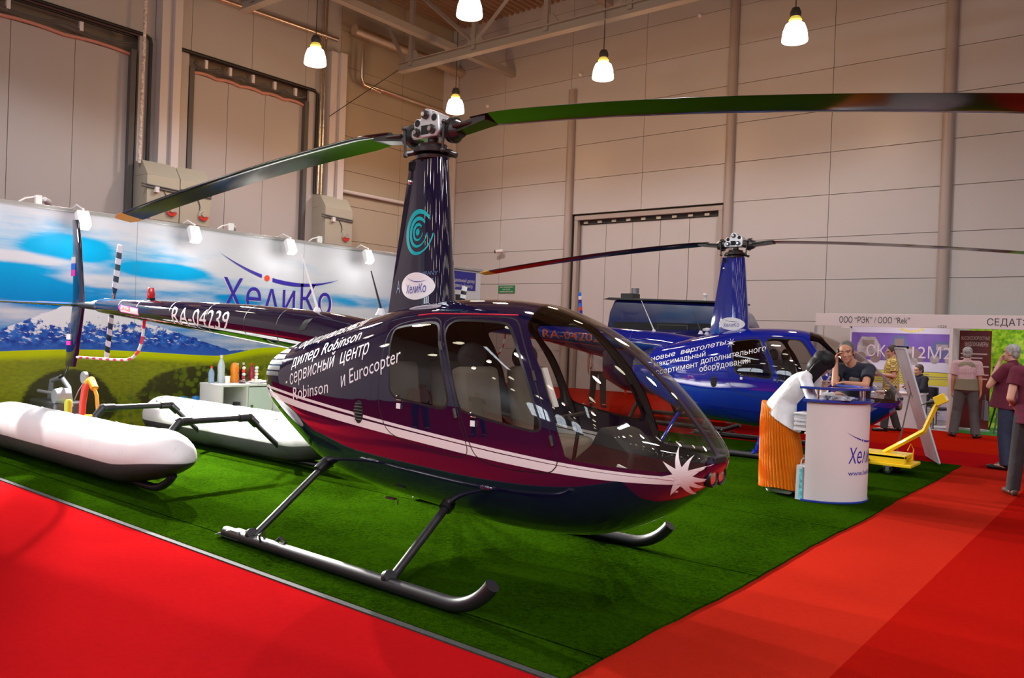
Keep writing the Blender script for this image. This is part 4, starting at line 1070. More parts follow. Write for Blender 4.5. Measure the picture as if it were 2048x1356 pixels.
for k, (mt, bo, off) in enumerate((('logo_halo', .022, .004), ('logo_blue', .0, .008))):
    b = text_mb('ХеʌиКо', 1, bo, 0, width=2.22+(.03 if k == 0 else 0), height=.50+(.02 if k == 0 else 0), res=6, space=1.05)
    place(b, (off, 2.84-(.02 if k == 0 else 0)+(.012 if k == 0 else 0), 1.88-(.022 if k == 0 else 0)), EY, EZ).build('logo_lettering', mt, t, smooth=0)
s = swoosh(2.5); place(s, (.008, 3.99, 2.385), EY, EZ).build('logo_arc', ['logo_blue', 'decal_red'], t, smooth=0)
# small closed room at the end of the wall, with its dealer sign
mat('dark_photo', (.03, .03, .04), .4)
t = thing('storage_room', 'white storage booth at the end of the printed wall, blue sign on it', 'exhibition wall', (XB, 7.4, .014))
b = MB(); b.bx((0, 0, 0), (.62, 1.13, 2.94)); b.build('wall_panels', 'panel_white', t, smooth=0, bevel=.008)
b = MB(); b.bx((-.02, -.02, 2.94), (.66, 1.15, 3.0)); b.build('top_rail', 'alu', t, smooth=0, bevel=.004)
b = MB(); b.bx((.62, .1, 2.52), (.63, .96, 2.90)); b.build('sign_board', 'sign_blue', t, smooth=0)
place(text_mb('официальный дилер', 1, 0, .1, width=.78, height=.07), (.634, .14, 2.68), EY, EZ).build('sign_lettering', 'decal_white', t, smooth=0)
place(text_mb('сервисный центр', 1, 0, .1, width=.62, height=.07), (.634, .24, 2.57), EY, EZ).build('sign_lettering', 'decal_white', t, smooth=0)
b = MB(); b.bx((.62, .30, 2.18), (.63, .60, 2.42)); b.build('small_picture', 'dark_photo', t, smooth=0)
# floodlights: white box heads hung before the wall and rods on the rail
mat('flood_glass', (1, 1, 1), .3, emit=(1, .98, .95), es=9)
def flood(y, label, x=.34, power=85):
    t = thing('floodlight', label, 'spotlight', (XB, y, BH), group='floodlights before the printed wall')
    b = MB(); b.sweep([(-.0, 0, .05), (.12, 0, .10), (x, 0, .02)], .012, 8); b.build('arm', 'white_plastic', t)
    R_ = Matrix.Rotation(-.45, 3, 'Y')
    b = MB(); b.box((x, 0, -.12), (.11, .17, .24), rot=R_); b.build('head', 'white_plastic', t, bevel=.02)
    b = MB(); b.box(Vector((x, 0, -.12))+R_ @ Vector((-.02, 0, -.125)), (.07, .14, .012), rot=R_); b.build('lamp_glass', 'flood_glass', t)
    return t
COOL = (1, .97, .92)
for y, lb in ((.47, 'glowing white box floodlight behind the tail fin tip'), (2.12, 'glowing white box floodlight left of the rotor logo'), (3.88, 'glowing white box floodlight above the middle of the logo arc'), (5.62, 'glowing white box floodlight near the mast, at the right of the logo')):
    flood(y, lb)
    light('flood_light', 'POINT', (XB+.60, y, BH-.22), 17, COOL, .10)
    light('flood_spill', 'SPOT', (XB+.42, y, BH-.02), 5200, COOL, .05, (XB+3.9, y-.9, 0), 1.35)
flood(-1.3, 'white box floodlight beyond the left edge of the frame')
light('flood_light', 'POINT', (XB+.60, -1.0, BH-.22), 17, COOL, .10)
light('flood_spill', 'SPOT', (XB+.36, -1.2, BH-.02), 900, COOL, .05, (XB+3.5, -1.0, 0), 1.35)
for y, lb in ((.02, 'white rod spot on the rail, nearest the left edge'), (1.45, 'white rod spot on the rail under the yellow blade tip'), (2.95, 'white rod spot on the rail before the second gate'), (4.75, 'white rod spot on the rail under the lone heater cabinet')):
    t = thing('rod_spot', lb, 'spotlight', (XB, y, BH+.05), group='rod spots on the top rail')
    b = MB(); b.bx((-.03, -.04, 0), (.03, .04, .12)); b.build('clamp', 'white_plastic', t, bevel=.006)
    b = MB(); b.sweep([(0, 0, .08), (-.25, .18, .10)], .006, 6); b.sweep([(0, -.03, .1), (.0, -.16, .06), (0, -.24, 0)], .012, 6); b.build('arm', 'white_plastic', t)
    b = MB(); b.sweep([(-.22, .16, .11), (-.30, .24, .085), (-.36, .28, .06)], [.035, .05, .042], 12); b.build('head', 'white_plastic', t)

# --- float landing gear standing on the turf
def float_cloth():
    m = mat('float_skin', (.78, .76, .78), .42, spec=.4); g = NG(m); b = m.node_tree.nodes['Principled BSDF']
    tc = g.n('ShaderNodeTexCoord'); sx = g.n('ShaderNodeSeparateXYZ'); m.node_tree.links.new(tc.outputs['Object'], sx.inputs[0])
    x, z = sx.outputs[0], sx.outputs[2]
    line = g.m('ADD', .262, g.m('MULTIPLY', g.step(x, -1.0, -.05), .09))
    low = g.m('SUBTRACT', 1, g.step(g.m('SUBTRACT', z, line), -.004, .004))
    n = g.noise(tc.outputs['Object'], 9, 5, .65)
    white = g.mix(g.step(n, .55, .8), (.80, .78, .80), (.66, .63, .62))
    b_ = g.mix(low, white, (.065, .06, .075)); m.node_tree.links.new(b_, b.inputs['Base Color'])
    bp = g.n('ShaderNodeBump'); bp.inputs['Strength'].default_value = .35; bp.inputs['Distance'].default_value = .02
    m.node_tree.links.new(g.noise(tc.outputs['Object'], 3.2, 4), bp.inputs['Height']); m.node_tree.links.new(bp.outputs[0], b.inputs['Normal'])
float_cloth()
mat('float_mark', (.12, .12, .16), .6)
def float_tube(t, y, xa, xb, dx):
    n = 28; R0 = .275; cz = .31; rings = []
    L = xb-xa; st = [0, .03, .09, .18, .30, .44]+list(np.linspace(.6, L-.75, 46))+[L-.62, L-.5, L-.38, L-.27, L-.17, L-.09, L-.04, L-.01]
    for s in st:
        e0 = min(1, s/.44); e1 = min(1, (L-s)/.62)
        k = math.sqrt(max(0, 1-(1-e0)**2))*math.sqrt(max(.0, 1-(1-e1)**2.2)); k = max(k, .03)
        bow = max(0, 1-(L-s)/1.15)**1.2; up = .07*bow
        seam = 1-.035*math.exp(-((((s+.28) % .92)-.46)/.045)**2)
        rings.append([(xa+s, y+R0*k*seam*math.cos(2*PI*j/n), cz+up+R0*k*seam*1.02*math.sin(2*PI*j/n)*(1-.5*bow if math.sin(2*PI*j/n) < 0 else 1)) for j in range(n)])
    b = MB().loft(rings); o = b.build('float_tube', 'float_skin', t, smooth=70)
    b = MB()
    for q in np.arange(.5, L-.6, .46):
        for a in (1.95, 2.25) if dx else (1.2, .9):
            a_ = a if dx == 0 else PI+PI-a
            yy, zz = y-R0*math.cos(PI-a)*-1, cz+R0*1.02*math.sin(a)
            b.ell((xa+q+(.12 if a == 1.95 else 0), yy, zz), (.03, .012, .008), nu=8, nv=4)
    b.build('valve_marks', 'float_mark', o, smooth=0)
    pts = [(xa+.3, y, .055), (xb-.62, y, .055)]+[(xb-.62+.55*math.sin(a), y, .055+.55*(1-math.cos(a))) for a in np.linspace(.12, .78, 8)]
    b = MB(); b.sweep(pts, .038, 12); b.build('float_skid', 'skid_paint', t)
t = thing('float_gear', 'pair of inflated white helicopter floats on skids joined by black tubes', 'floats', (-2.35, 0, .012))
float_tube(t, -.62, -4.5, 0, 1); float_tube(t, 1.36, -4.5, 0, 0)
for x, lean in ((-1.05, .0), (-2.75, 0)):
    b = MB(); pts = [(x-.05, 1.33, .06), (x, .70, .60), (x, -.12, .60), (x, -.52, .12)]
    b.sweep([pts[0], pts[1]], .028, 12); b.sweep([pts[1], pts[2]], .034, 12); b.sweep([pts[2], pts[3]], .034, 12)
    o = b.build('cross_tube', 'skid_paint', t)
    for p, qs in ((pts[1], (pts[0], pts[2])), (pts[2], (pts[1], pts[3]))):
        b = MB(); b.ell(p, (.05, .05, .05))
        for q in qs: d = (Vector(q)-Vector(p)).normalized(); b.sweep([Vector(p)-d*.02, Vector(p)+d*.13], .046, 12)
        b.build('tube_joint', 'rubber', o)
    b = MB(); b.sweep([(x-.12, 1.15, .45), (x-.03, 1.12, .22), (x-.05, 1.31, .08)], .008, 6); b.build('tube_joint', 'rubber', o)

# --- floor pump trolley with hoses, behind the near float
mat('hose_red', (.65, .03, .02), .35); mat('hose_orange', (.85, .32, .02), .35); mat('pump_black', (.03, .03, .035), .4); mat('pump_grey', (.2, .21, .23), .4); mat('can_green', (.40, .42, .02), .4)
t = thing('pump_trolley', 'black pump trolley with red and orange hoses and a round gauge', 'pump', (-6.55, .05, .012))
b = MB(); b.bx((-.75, -.25, .12), (.62, .25, .30)); b.bx((-.6, -.2, .30), (.2, .2, .56)); b.build('body', 'pump_black', t, bevel=.03)
b = MB(); b.sweep([(-.45, 0, .52), (-.40, 0, .80), (-.1, 0, .86), (.12, 0, .74), (.2, 0, .5)], .03, 10); b.sweep([(-.5, -.12, .66), (.18, -.12, .66)], .022, 8); b.build('handle_bar', 'pump_grey', t)
b = MB(); b.lathe([(.001, -.09), (.09, -.09), (.11, 0), (.09, .09), (.001, .09)], (.16, -.1, .64), 20, axis='y'); b.build('motor_cap', 'pump_grey', t)
b = MB(); b.sweep([(.52, 0, .30), (.53, 0, .56), (.58, 0, .75), (.66, 0, .84)], .04, 12); b.build('red_hose', 'hose_red', t)
b = MB(); b.sweep([(.70, 0, .88), (.80, 0, .82), (.90, 0, .70), (.95, 0, .50), (.88, 0, .44), (.62, 0, .42)], .022, 10); b.sweep([(.64, 0, .84), (.74, 0, .88), (.84, 0, .78)], .045, 10); b.build('orange_hose', 'hose_orange', t)
b = MB(); b.lathe([(.001, -.02), (.075, -.02), (.075, .02), (.06, .025), (.001, .02)], (.60, -.02, .90), 24, axis='y'); b.sweep([(.58, 0, .86), (.40, 0, .72), (.30, 0, .60)], .007, 6); b.build('gauge', 'pump_grey', t)
b = MB(); b.lathe([(.04, .30), (.045, .32), (.045, .50), (.03, .53), (.001, .53)], (.36, -.1, .08), 16); b.build('can', 'can_green', t)
for sx_ in (-.55, .45):
    b = MB(); b.lathe([(.02, -.03), (.10, -.03), (.12, 0), (.10, .03), (.02, .03)], (sx_, -.27, .12), 20, axis='y'); b.build('wheel', 'rubber', t)

# --- white cabinet with drinks
mat('cabinet_white', (.78, .77, .72), .4); mat('cabinet_side', (.70, .66, .60), .45); mat('door_pale', (.70, .78, .75), .35); mat('cabinet_inside', (.50, .49, .40), .6)
CX, CY, CT = -6.55, 2.55, .735
t = thing('cabinet', 'low white cabinet with one open bay before the printed wall', 'cabinet', (CX, CY, .012))
b = MB(); th = .035
b.bx((-.30, -.44, CT-th), (.30, .44, CT)); b.bx((-.30, -.44, 0), (.30, -.44+th, CT-th)); b.bx((-.30, .40, 0), (.30, .44, CT-th)); b.bx((-.30, -.02, 0), (.30, .01, CT-th)); b.bx((-.30, -.44, 0), (-.28, .44, CT-th), 1); b.bx((-.30, -.44, 0), (.30, .44, .05))
b.bx((-.28, -.40, .36), (.27, -.02, .38))
b.build('body', ['cabinet_white', 'cabinet_inside'], t, smooth=0, bevel=.004)
b = MB(); b.bx((.28, .02, .06), (.30, .40, CT-.05)); dd_ = b.build('door', 'door_pale', t, smooth=0, bevel=.004)
b = MB(); b.bx((.30, .05, .34), (.315, .09, .42)); b.build('handle', 'chrome', dd_)
b = MB(); b.bx((.10, -.12, .385), (.2, -.06, .46)); tag(b.build('small_box', 'pump_black', smooth=0, loc=(CX, CY, .012)), 'tiny dark box left inside the open bay of the cabinet', 'box')
mat('pet_blue', (.25, .38, .52), .15, coat=.5); mat('pet_clear', (.50, .62, .62), .12, coat=.5); mat('juice', (.90, .28, .01), .25, coat=.3); mat('cap_red', (.75, .04, .01), .3); mat('cola', (.05, .01, .02), .15, coat=.6); mat('cream', (.82, .74, .60), .4); mat('berry', (.30, .02, .04), .3)
def bottle(name, label, x, y, r, h, m, cm, prof=None, grp='bottles on the white cabinet'):
    t = thing(name, label, 'bottle', (x, y, CT+.012), group=grp)
    b = MB(); b.lathe(prof or [(r*.9, 0), (r, .02), (r, h*.30), (r*.92, h*.36), (r, h*.42), (r, h*.62), (r*.7, h*.76), (r*.35, h*.86), (r*.32, h*.92)], n=18); b.build('body', m, t)
    b = MB(); b.lathe([(r*.36, h*.90), (r*.40, h*.905), (r*.40, h), (r*.3, h*1.005)], n=14); b.build('cap', cm, t)
bottle('water_bottle', 'short clear bottle with a red cap at the cabinet\'s left end', CX-.12, CY-.36, .045, .25, 'pet_blue', 'cap_red')
bottle('water_bottle', 'tall clear bottle with a white cap, tallest on the cabinet', CX-.10, CY-.21, .055, .42, 'pet_clear', 'white_plastic')
bottle('juice_bottle', 'bulky orange juice bottle on the cabinet', CX-.10, CY+.02, .068, .30, 'juice', 'juice', [(.06, 0), (.068, .02), (.066, .1), (.058, .14), (.066, .18), (.064, .24), (.045, .29), (.02, .305)])
bottle('cola_bottle', 'dark bottle directly behind the orange juice', CX-.18, CY+.12, .045, .29, 'cola', 'white_plastic')
bottle('cola_bottle', 'dark bottle with a white top in the middle of the group', CX-.16, CY+.21, .045, .30, 'cola', 'cream')
bottle('cola_bottle', 'reddish bottle with a red cap, rightmost on the cabinet', CX-.18, CY+.43-.06, .045, .29, 'berry', 'cap_red')
b = MB(); b.lathe([(.032, 0), (.042, .11), (.044, .112), (.038, .105), (.028, .01)], n=18); tag(b.build('plastic_cup', 'white_plastic', loc=(CX+.06, CY-.20, CT+.012)), 'white disposable cup standing before the tall bottle', 'cup')
b = MB(); b.lathe([(.05, 0), (.065, .03), (.07, .05), (.055, .045), (.02, .02)], n=18); tag(b.build('dark_bowl', 'cola', loc=(CX+.12, CY+.02, CT+.012)), 'small dark bowl in front of the orange juice', 'bowl')
def plate(r, x, y, label):
    b = MB(); b.lathe([(r*.55, 0), (r*.8, .008), (r, .028), (r*.97, .03), (r*.7, .014), (r*.1, .01)], n=26); tag(b.build('plate', 'white_plastic', loc=(x, y, CT+.012)), label, 'plate', 'plates on the white cabinet')
plate(.125, CX+.16, CY+.24, 'larger white plate under the stacked sweets'); plate(.10, CX+.08, CY+.47-.10, 'smaller white plate near the right end of the cabinet')
for i, (dx, dy, dz, m) in enumerate(((0, 0, .03, 'cream'), (.05, .03, .03, 'white_plastic'), (-.05, -.03, .03, 'cream'))):
    b = MB(); b.ell((0, 0, .028), (.03, .03, .028), nu=12, nv=8); tag(b.build('sweet', m, loc=(CX+.16+dx, CY+.24+dy, CT+.012+.012)), ('pale sweet in the middle of the larger plate', 'white sweet at the right of the larger plate', 'pale sweet at the left of the larger plate')[i], 'sweet', 'sweets on the larger plate')
def pick(x, y, ms, label):
    t = thing('sweet_tower', label, 'sweets', (x, y, CT+.012), group='towers of stacked sweets')
    b = MB(); b.cone((0, 0, 0), (0, 0, .27), .004, .004, 6); b.lathe([(.04, 0), (.04, .01), (.001, .012)], n=14); b.build('stick', 'chrome', t)
    for k, m in enumerate(ms):
        b = MB(); b.ell((.004*(-1)**k, 0, .035+k*.048), (.028, .028, .026), nu=12, nv=8); b.build('ball', m, t)
pick(CX+.02, CY+.10, ('cream', 'berry', 'white_plastic', 'cap_red', 'cream'), 'stack of small round sweets next to the orange juice')
pick(CX+.06, CY+.30, ('cream', 'white_plastic', 'cream', 'white_plastic', 'white_plastic'), 'stack of white round sweets at the larger plate')
def jacket():
    t = thing('white_jacket', 'white jacket hung over the right end of the cabinet', 'jacket', (CX+.05, CY+.47, .012))
    b = MB(); n = 20; rings = []
    for k in range(14):
        z = CT+.02-k*.05; wv = .20+.01*k
        rings.append([(-.22+.5*j/n, .02+.055*math.sin(j*.9+k*.15)*min(1, k*.25)+.012*k*.35, z+(.01 if k == 0 else 0)) for j in range(n+1)])
    rings.insert(0, [(-.22+.5*j/n, -.10, CT+.02) for j in range(n+1)])
    b.loft(rings, closed=False); o = b.build('body', 'jacket_cloth', t, smooth=70); s = o.modifiers.new('thickness', 'SOLIDIFY'); s.thickness = .012
    b = MB(); b.sweep([(.18, .08, CT-.05), (.21, .13, CT-.25), (.22, .12, CT-.55)], [.05, .055, .045], 12); b.sweep([(.02, .10, CT-.05), (.02, .16, CT-.3), (.05, .14, CT-.6)], [.05, .055, .045], 12); b.build('sleeve', 'jacket_cloth', t)
mat('jacket_cloth', (.72, .70, .70), .8, bump=(14, .5, .03)); jacket()
mat('case_blue', (.02, .22, .62), .3, coat=.4)
for y, lb in ((2.04, 'round blue drum on the floor, left of the pair beside the cabinet'), (2.27, 'round blue drum on the floor, right of the pair beside the cabinet')):
    b = MB(); b.lathe([(.06, 0), (.095, .03), (.10, .22), (.095, .42), (.06, .49), (.001, .50)], n=24); tag(b.build('blue_drum', 'case_blue', loc=(-7.2, y, .012)), lb, 'drum', 'blue drums beside the cabinet')

# --- promotion counter
def counter():
    mat('counter_skin', (.72, .62, .62), .38); mat('counter_blue', (.02, .045, .30), .22, coat=.5)
    t = thing('counter', 'curved white promotion counter with a blue top and rail', 'counter', (1.62, 4.5, .012)); R_ = .485; H = 1.04
    arc = lambda r, k=30: [(r*math.cos(a), r*math.sin(a)) for a in np.linspace(-PI/2, PI/2, k)]
    b = MB(); n = 30; o_ = arc(R_, n); i_ = arc(R_-.012, n)
    b.loft([[(o_[k][0], o_[k][1], .02), (o_[k][0], o_[k][1], H), (i_[k][0], i_[k][1], H), (i_[k][0], i_[k][1], .02)] for k in range(n)]); sk = b.build('front_skin', 'counter_skin', t, smooth=40)
    for z0, z1, ex, nm in ((H, H+.03, .035, 'counter_top'), (0, .022, .012, 'base_plate')):
        b = MB(); b.prism([(-.03, -R_-ex), *[(p[0]+.0, p[1]) for p in arc(R_+ex)], (-.03, R_+ex)], 'z', z0, z1); b.build(nm, 'counter_blue', t, smooth=40, bevel=.004)
    b = MB(); n = 36; A = np.linspace(-PI/2-.12, PI/2-.05, n)
    ro, ri = R_+.055, R_-.075
    b.loft([[(ro*math.cos(a), ro*math.sin(a), H+.135), (ro*math.cos(a), ro*math.sin(a), H+.16), (ri*math.cos(a), ri*math.sin(a), H+.16), (ri*math.cos(a), ri*math.sin(a), H+.135)] for a in A]); b.build('top_rail', 'counter_blue', t, smooth=40, bevel=.004)
    for a in (-1.35, -.35, .75):
        b = MB(); b.cone(((R_-.01)*math.cos(a), (R_-.01)*math.sin(a), H+.03), ((R_-.01)*math.cos(a), (R_-.01)*math.sin(a), H+.135), .014, .014, 14); b.build('rail_post', 'chrome', t)
    for z in (.35, .70):
        b = MB(); b.prism([(-.02, -R_+.015), *arc(R_-.016), (-.02, R_-.015)], 'z', z, z+.018); b.build('shelf', 'panel_white', t, smooth=40)
    # lettering bent round the front
    def wrap(f, a0, z0, m, nm, off=.002):
        f = refine(f, .03) if len(f.f) < 120 else f; f.v = [((R_+off)*math.cos(a0+p[0]/R_), (R_+off)*math.sin(a0+p[0]/R_), z0+p[1]) for p in f.v]; f.build(nm, m, t, smooth=0)
    wrap(text_mb('ХеʌиКо', 1, 0, .1, width=.56, height=.155, fine=.04), -.66, .42, 'logo_blue', 'logo_lettering')
    wrap(text_mb('www.helico.ru', 1, 0, 0, width=.54, height=.05, fine=.04), -.66, .295, 'logo_blue', 'web_lettering')
    s = swoosh(.62); s.v = [(p[0]+.30, p[1], 0) for p in s.v]; wrap(s, -.72, .64, ['logo_blue', 'decal_red'], 'logo_arc')
counter()
mat('paper', (.74, .72, .74), .7); mat('paper_grey', (.42, .42, .45), .6); mat('print_mixed', (.42, .44, .52), .5, var=(26, .8)); mat('paper_blue', (.18, .26, .45), .5)
# brochures in the counter's open back, one pile per row
k = 0
for j, z in enumerate((.37, .72)):
    zz = z+.012
    n = 7 if j == 1 else 0
    for i in range(n):
        hh = (.035, .02, .03, .015, .028, .04, .02)[i]
        b = MB(); b.bx((-.11, -.15, 0), (.11, .15, hh-.003)); rz = (.06, -.05, .1, -.02, .08, -.1, .03)[i]
        o = b.build('brochure_pile', ('paper', 'paper_grey', 'paper', 'print_mixed', 'paper', 'paper_grey', 'paper')[i], smooth=0, bevel=.002); zz0 = .5
        o.location = (1.60-.012+(.01 if i % 2 else -.012), 4.5-.29, .012+.715-.0+zz-.72-.0); o.rotation_euler = (0, 0, rz)
        lab = ('lowest', 'second lowest', 'third lowest', 'middle', 'third highest', 'second highest', 'topmost')[i]
        tag(o, lab+' bundle of brochures on the counter\'s open shelf', 'brochures', 'brochure bundles in the counter'); zz += hh
def on_counter(b, name, m, label, cat, x, y, rz=0, z=1.083):
    o = b.build(name, m, smooth=0, bevel=.002); o.location = (x, y, z); o.rotation_euler = (0, 0, rz); return tag(o, label, cat)
b = MB()
for q in range(4): b.box((0, 0, .006+q*.010), (.21, .28, .008), rot=Matrix.Rotation(q*.12-.1, 3, 'Z'))
on_counter(b, 'magazine_stack', 'print_mixed', 'loose stack of magazines lying on the counter top', 'magazines', 1.88, 4.20, .5)
b = MB(); b.bx((-.10, -.14, 0), (.10, .14, .02)); on_counter(b, 'white_booklet', 'paper', 'white booklet at the left end of the counter top', 'booklet', 1.72, 4.40, .2)
b = MB(); b.bx((-.045, -.025, 0), (.045, .025, .002)); on_counter(b, 'paper_card', 'paper', 'small white card at the woman\'s fingertips on the counter', 'card', 1.93, 4.55, .7, 1.084)
def bag():
    mat('bag_white', (.60, .60, .66), .45); mat('bag_teal', (.12, .50, .52), .4, var=(30, .5))
    t = thing('carrier_bag', 'white and teal paper bag standing on the turf behind the counter', 'bag', (1.555, 4.17, .012))
    b = MB(); b.loft([[(-.04, -.11, 0), (.04, -.11, 0), (.04, .11, 0), (-.04, .11, 0)], [(-.03, -.12, .36), (.03, -.12, .36), (.03, .12, .36), (-.03, .12, .36)]]); b.build('body', 'bag_white', t, smooth=0)
    b = MB(); b.add([(.0, -.114, .01), (.039, -.114, .01), (.029, -.122, .33), (.0, -.122, .33)], [(0, 1, 2, 3)]); b.build('print', 'bag_teal', t, smooth=0)
    b = MB(); b.sweep([(0, -.08, .355), (0, -.06, .41), (.0, 0, .43), (0, .06, .41), (0, .08, .355)], .005, 6); b.build('handle', 'bag_white', t)
bag()
# --- yellow transport dolly
def dolly():
    mat('dolly_yellow', (.85, .55, .01), .38, coat=.3)
    t = thing('transport_dolly', 'yellow wheeled helicopter dolly with a raised drawbar', 'dolly', (1.62, 6.95, .012))
    b = MB(); b.bx((-.62, -.24, .15), (.36, -.14, .25)); b.bx((-.62, .14, .15), (.36, .24, .25)); b.bx((-.62, -.24, .21), (.36, .24, .255)); b.bx((-.1, -.27, .11), (.44, .27, .15)); b.build('frame', 'dolly_yellow', t, smooth=0, bevel=.008)
    b = MB(); b.sweep([(.05, 0, .25), (.52, 0, .58), (.66, 0, .95)], .033, 4); b.build('drawbar', 'dolly_yellow', t, smooth=0)
    b = MB(); b.box((.70, 0, 1.0), (.14, .10, .12), rot=Matrix.Rotation(-.5, 3, 'Y')); b.box((.765, 0, 1.02), (.02, .08, .07), 1, rot=Matrix.Rotation(-.5, 3, 'Y')); hb = b.build('control_head', ['dolly_yellow', 'cream'], t, smooth=0, bevel=.008)
    b = MB(); b.cone((.62, 0, .96), (.54, 0, .94), .022, .022, 12); b.cone((.54, 0, .94), (.48, 0, .91), .008, .006, 8); b.build('grip', 'rubber', t)
    b = MB(); b.sweep([(.60, .03, .92), (.52, .05, .66), (.32, .05, .42)], .006, 6); b.sweep([(.38, -.2, .33), (.42, -.22, .42), (.45, -.2, .35), (.44, -.2, .2)], .007, 6, mi=1); b.build('cable', ['rubber', 'hose_orange'], t)
    for x, y in ((.16, -.23), (.16, .23)):
        b = MB(); b.lathe([(.02, -.025), (.05, -.025), (.058, 0), (.05, .025), (.02, .025)], (x, y, .058), 20, axis='y'); b.lathe([(.001, -.028), (.03, -.028), (.03, .028), (.001, .028)], (x, y, .058), 16, 1, axis='y'); w_ = b.build('caster_wheel', ['rubber', 'chrome'], t)
        b = MB(); b.bx((x-.05, y-.035, .10), (x+.05, y+.035, .112)); b.bx((x-.02, y-.038, .05), (x+.02, y-.032, .11)); b.build('caster_fork', 'skid_metal', w_)
    b = MB(); b.cone((-.30, -.28, .12), (-.06, -.28, .12), .06, .06, 18); b.build('motor', 'rubber', t)
dolly()
# --- leaning display board on the turf's corner
def board():
    mat('board_face', (.80, .83, .93), .3, var=(2.2, .12)); mat('board_back', (.52, .52, .58), .5)
    t = thing('display_board', 'tall leaning display board seen almost edge on, at the turf corner', 'display board', (1.90, 8.75, .024))
    A0, A1 = Vector((-.17, .44, .0)), Vector((.17, -.40, 0)); up = Vector((-.50, -.02, 1.62)); n = (A1-A0).cross(up).normalized()
    b = MB(); q = [A0, A1, A1+up, A0+up]; b.add([p+n*.012 for p in q]+[p-n*.012 for p in q], [(0, 1, 2, 3), (7, 6, 5, 4), (0, 4, 5, 1), (1, 5, 6, 2), (2, 6, 7, 3), (3, 7, 4, 0)]); b.build('panel', 'board_face', t, smooth=0)
    b = MB()
    for a, c in ((A0, A0+up), (A1, A1+up), (A0, A1), (A0+up, A1+up)): b.sweep([a, c], .018, 6)
    b.sweep([A0*.5+A1*.5+up*.03, A0*.6+A1*.4+up*.95], .010, 6); b.build('frame', 'board_back', t, smooth=30)
    b = MB(); b.sweep([A0*.6+A1*.4+up*.62, Vector((-.55, .25, 0))], .011, 8); b.sweep([A0.lerp(A1, .4)+up*.55, A0.lerp(A1, .4)+up*.70], .022, 8); b.build('prop', 'alu', t)
board()
# ---------------------------------------------------------------- people
def skin(name, c):
    m = mat(name, c, .5, spec=.35); m.node_tree.nodes['Principled BSDF'].inputs['Subsurface Weight'].default_value = .08; return m
skin('skin', (.58, .31, .22)); skin('skin_tan', (.50, .235, .14)); mat('lip', (.42, .13, .11), .45); mat('eye_white', (.50, .44, .40), .3); mat('iris', (.03, .022, .02), .2); mat('brow', (.07, .05, .04), .7)
mat('hair_black', (.006, .005, .006), .5, spec=.25); mat('hair_grey', (.085, .078, .07), .6, var=(40, .4)); mat('hair_brown', (.05, .03, .02), .6); mat('hair_silver', (.30, .29, .28), .6, var=(40, .4))
mat('cloth_white', (.80, .78, .80), .8, bump=(11, .35, .03)); mat('cloth_navy', (.010, .011, .024), .85, bump=(9, .3, .03)); mat('cloth_maroon', (.115, .010, .030), .9, bump=(10, .35, .03))
mat('trouser_grey', (.085, .075, .075), .85, bump=(12, .4, .03)); mat('trouser_dark', (.035, .032, .036), .85, bump=(12, .4, .03)); mat('jeans', (.025, .035, .075), .85, bump=(12, .4, .03)); mat('shoe_black', (.008, .008, .009), .3); mat('shoe_brown', (.06, .03, .02), .5); mat('shoe_white', (.75, .74, .74), .5)
mat('vest_olive', (.20, .17, .11), .85); mat('cap_cloth', (.17, .15, .15), .8); mat('phone_black', (.01, .01, .012), .2); mat('phone_light', (.6, .6, .58), .25); mat('print_grey', (.22, .20, .18), .8)
def pleats():
    m = mat('skirt_orange', (.66, .165, .003), .7, spec=.2); return m
pleats()
def plaid(name, a, b_, c, sc):
    m = mat(name, a, .85); g = NG(m); bs = m.node_tree.nodes['Principled BSDF']; tc = g.n('ShaderNodeTexCoord'); sx = g.n('ShaderNodeSeparateXYZ'); m.node_tree.links.new(tc.outputs['Object'], sx.inputs[0])
    f1 = g.step(g.m('FRACT', g.m('MULTIPLY', g.m('ADD', sx.outputs[0], sx.outputs[1]), sc)), .48, .52); f2 = g.step(g.m('FRACT', g.m('MULTIPLY', sx.outputs[2], sc)), .48, .52)
    m.node_tree.links.new(g.mix(f2, g.mix(f1, a, b_), g.mix(f1, b_, c)), bs.inputs['Base Color'])
plaid('plaid_yellow', (.62, .48, .12), (.30, .20, .05), (.75, .62, .25), 16); plaid('check_pink', (.55, .34, .36), (.42, .24, .27), (.62, .48, .48), 38)

def caps(b, p, q, r0, r1, n=12, round_=True):
    p, q = Vector(p), Vector(q); b.sweep([p, q], [r0, r1], n)
    if round_: b.ell(p, (r0,)*3, nu=n, nv=8); b.ell(q, (r1,)*3, nu=n, nv=8)
def frame(f, u):
    f = Vector(f).normalized(); u = Vector(u); l = u.cross(f).normalized(); u = f.cross(l).normalized()
    return Matrix(((f.x, l.x, u.x), (f.y, l.y, u.y), (f.z, l.z, u.z)))
def fuse(b, voxel, name, mats, parent=None, smooth=5, paintf=None):
    """melt overlapping solids into one continuous skin"""
    me = b.mesh('melt', mats[:1] if isinstance(mats, list) else mats, 0); o = bpy.data.objects.new('melt', me); COL.objects.link(o)
    r = o.modifiers.new('r', 'REMESH'); r.mode = 'VOXEL'; r.voxel_size = voxel
    s = o.modifiers.new('s', 'SMOOTH'); s.iterations = smooth; s.factor = .5
    dg = bpy.context.evaluated_depsgraph_get(); m2 = bpy.data.meshes.new_from_object(o.evaluated_get(dg)); bpy.data.objects.remove(o); bpy.data.meshes.remove(me)
    m2.name = name; m2.materials.clear()
    for m in (mats if isinstance(mats, list) else [mats]): m2.materials.append(M[m])
    if paintf:
        for p in m2.polygons: p.material_index = paintf(p.center)
    m2.polygons.foreach_set('use_smooth', [True]*len(m2.polygons))
    q = bpy.data.objects.new(name, m2); COL.objects.link(q)
    if parent: q.parent = parent
    return q
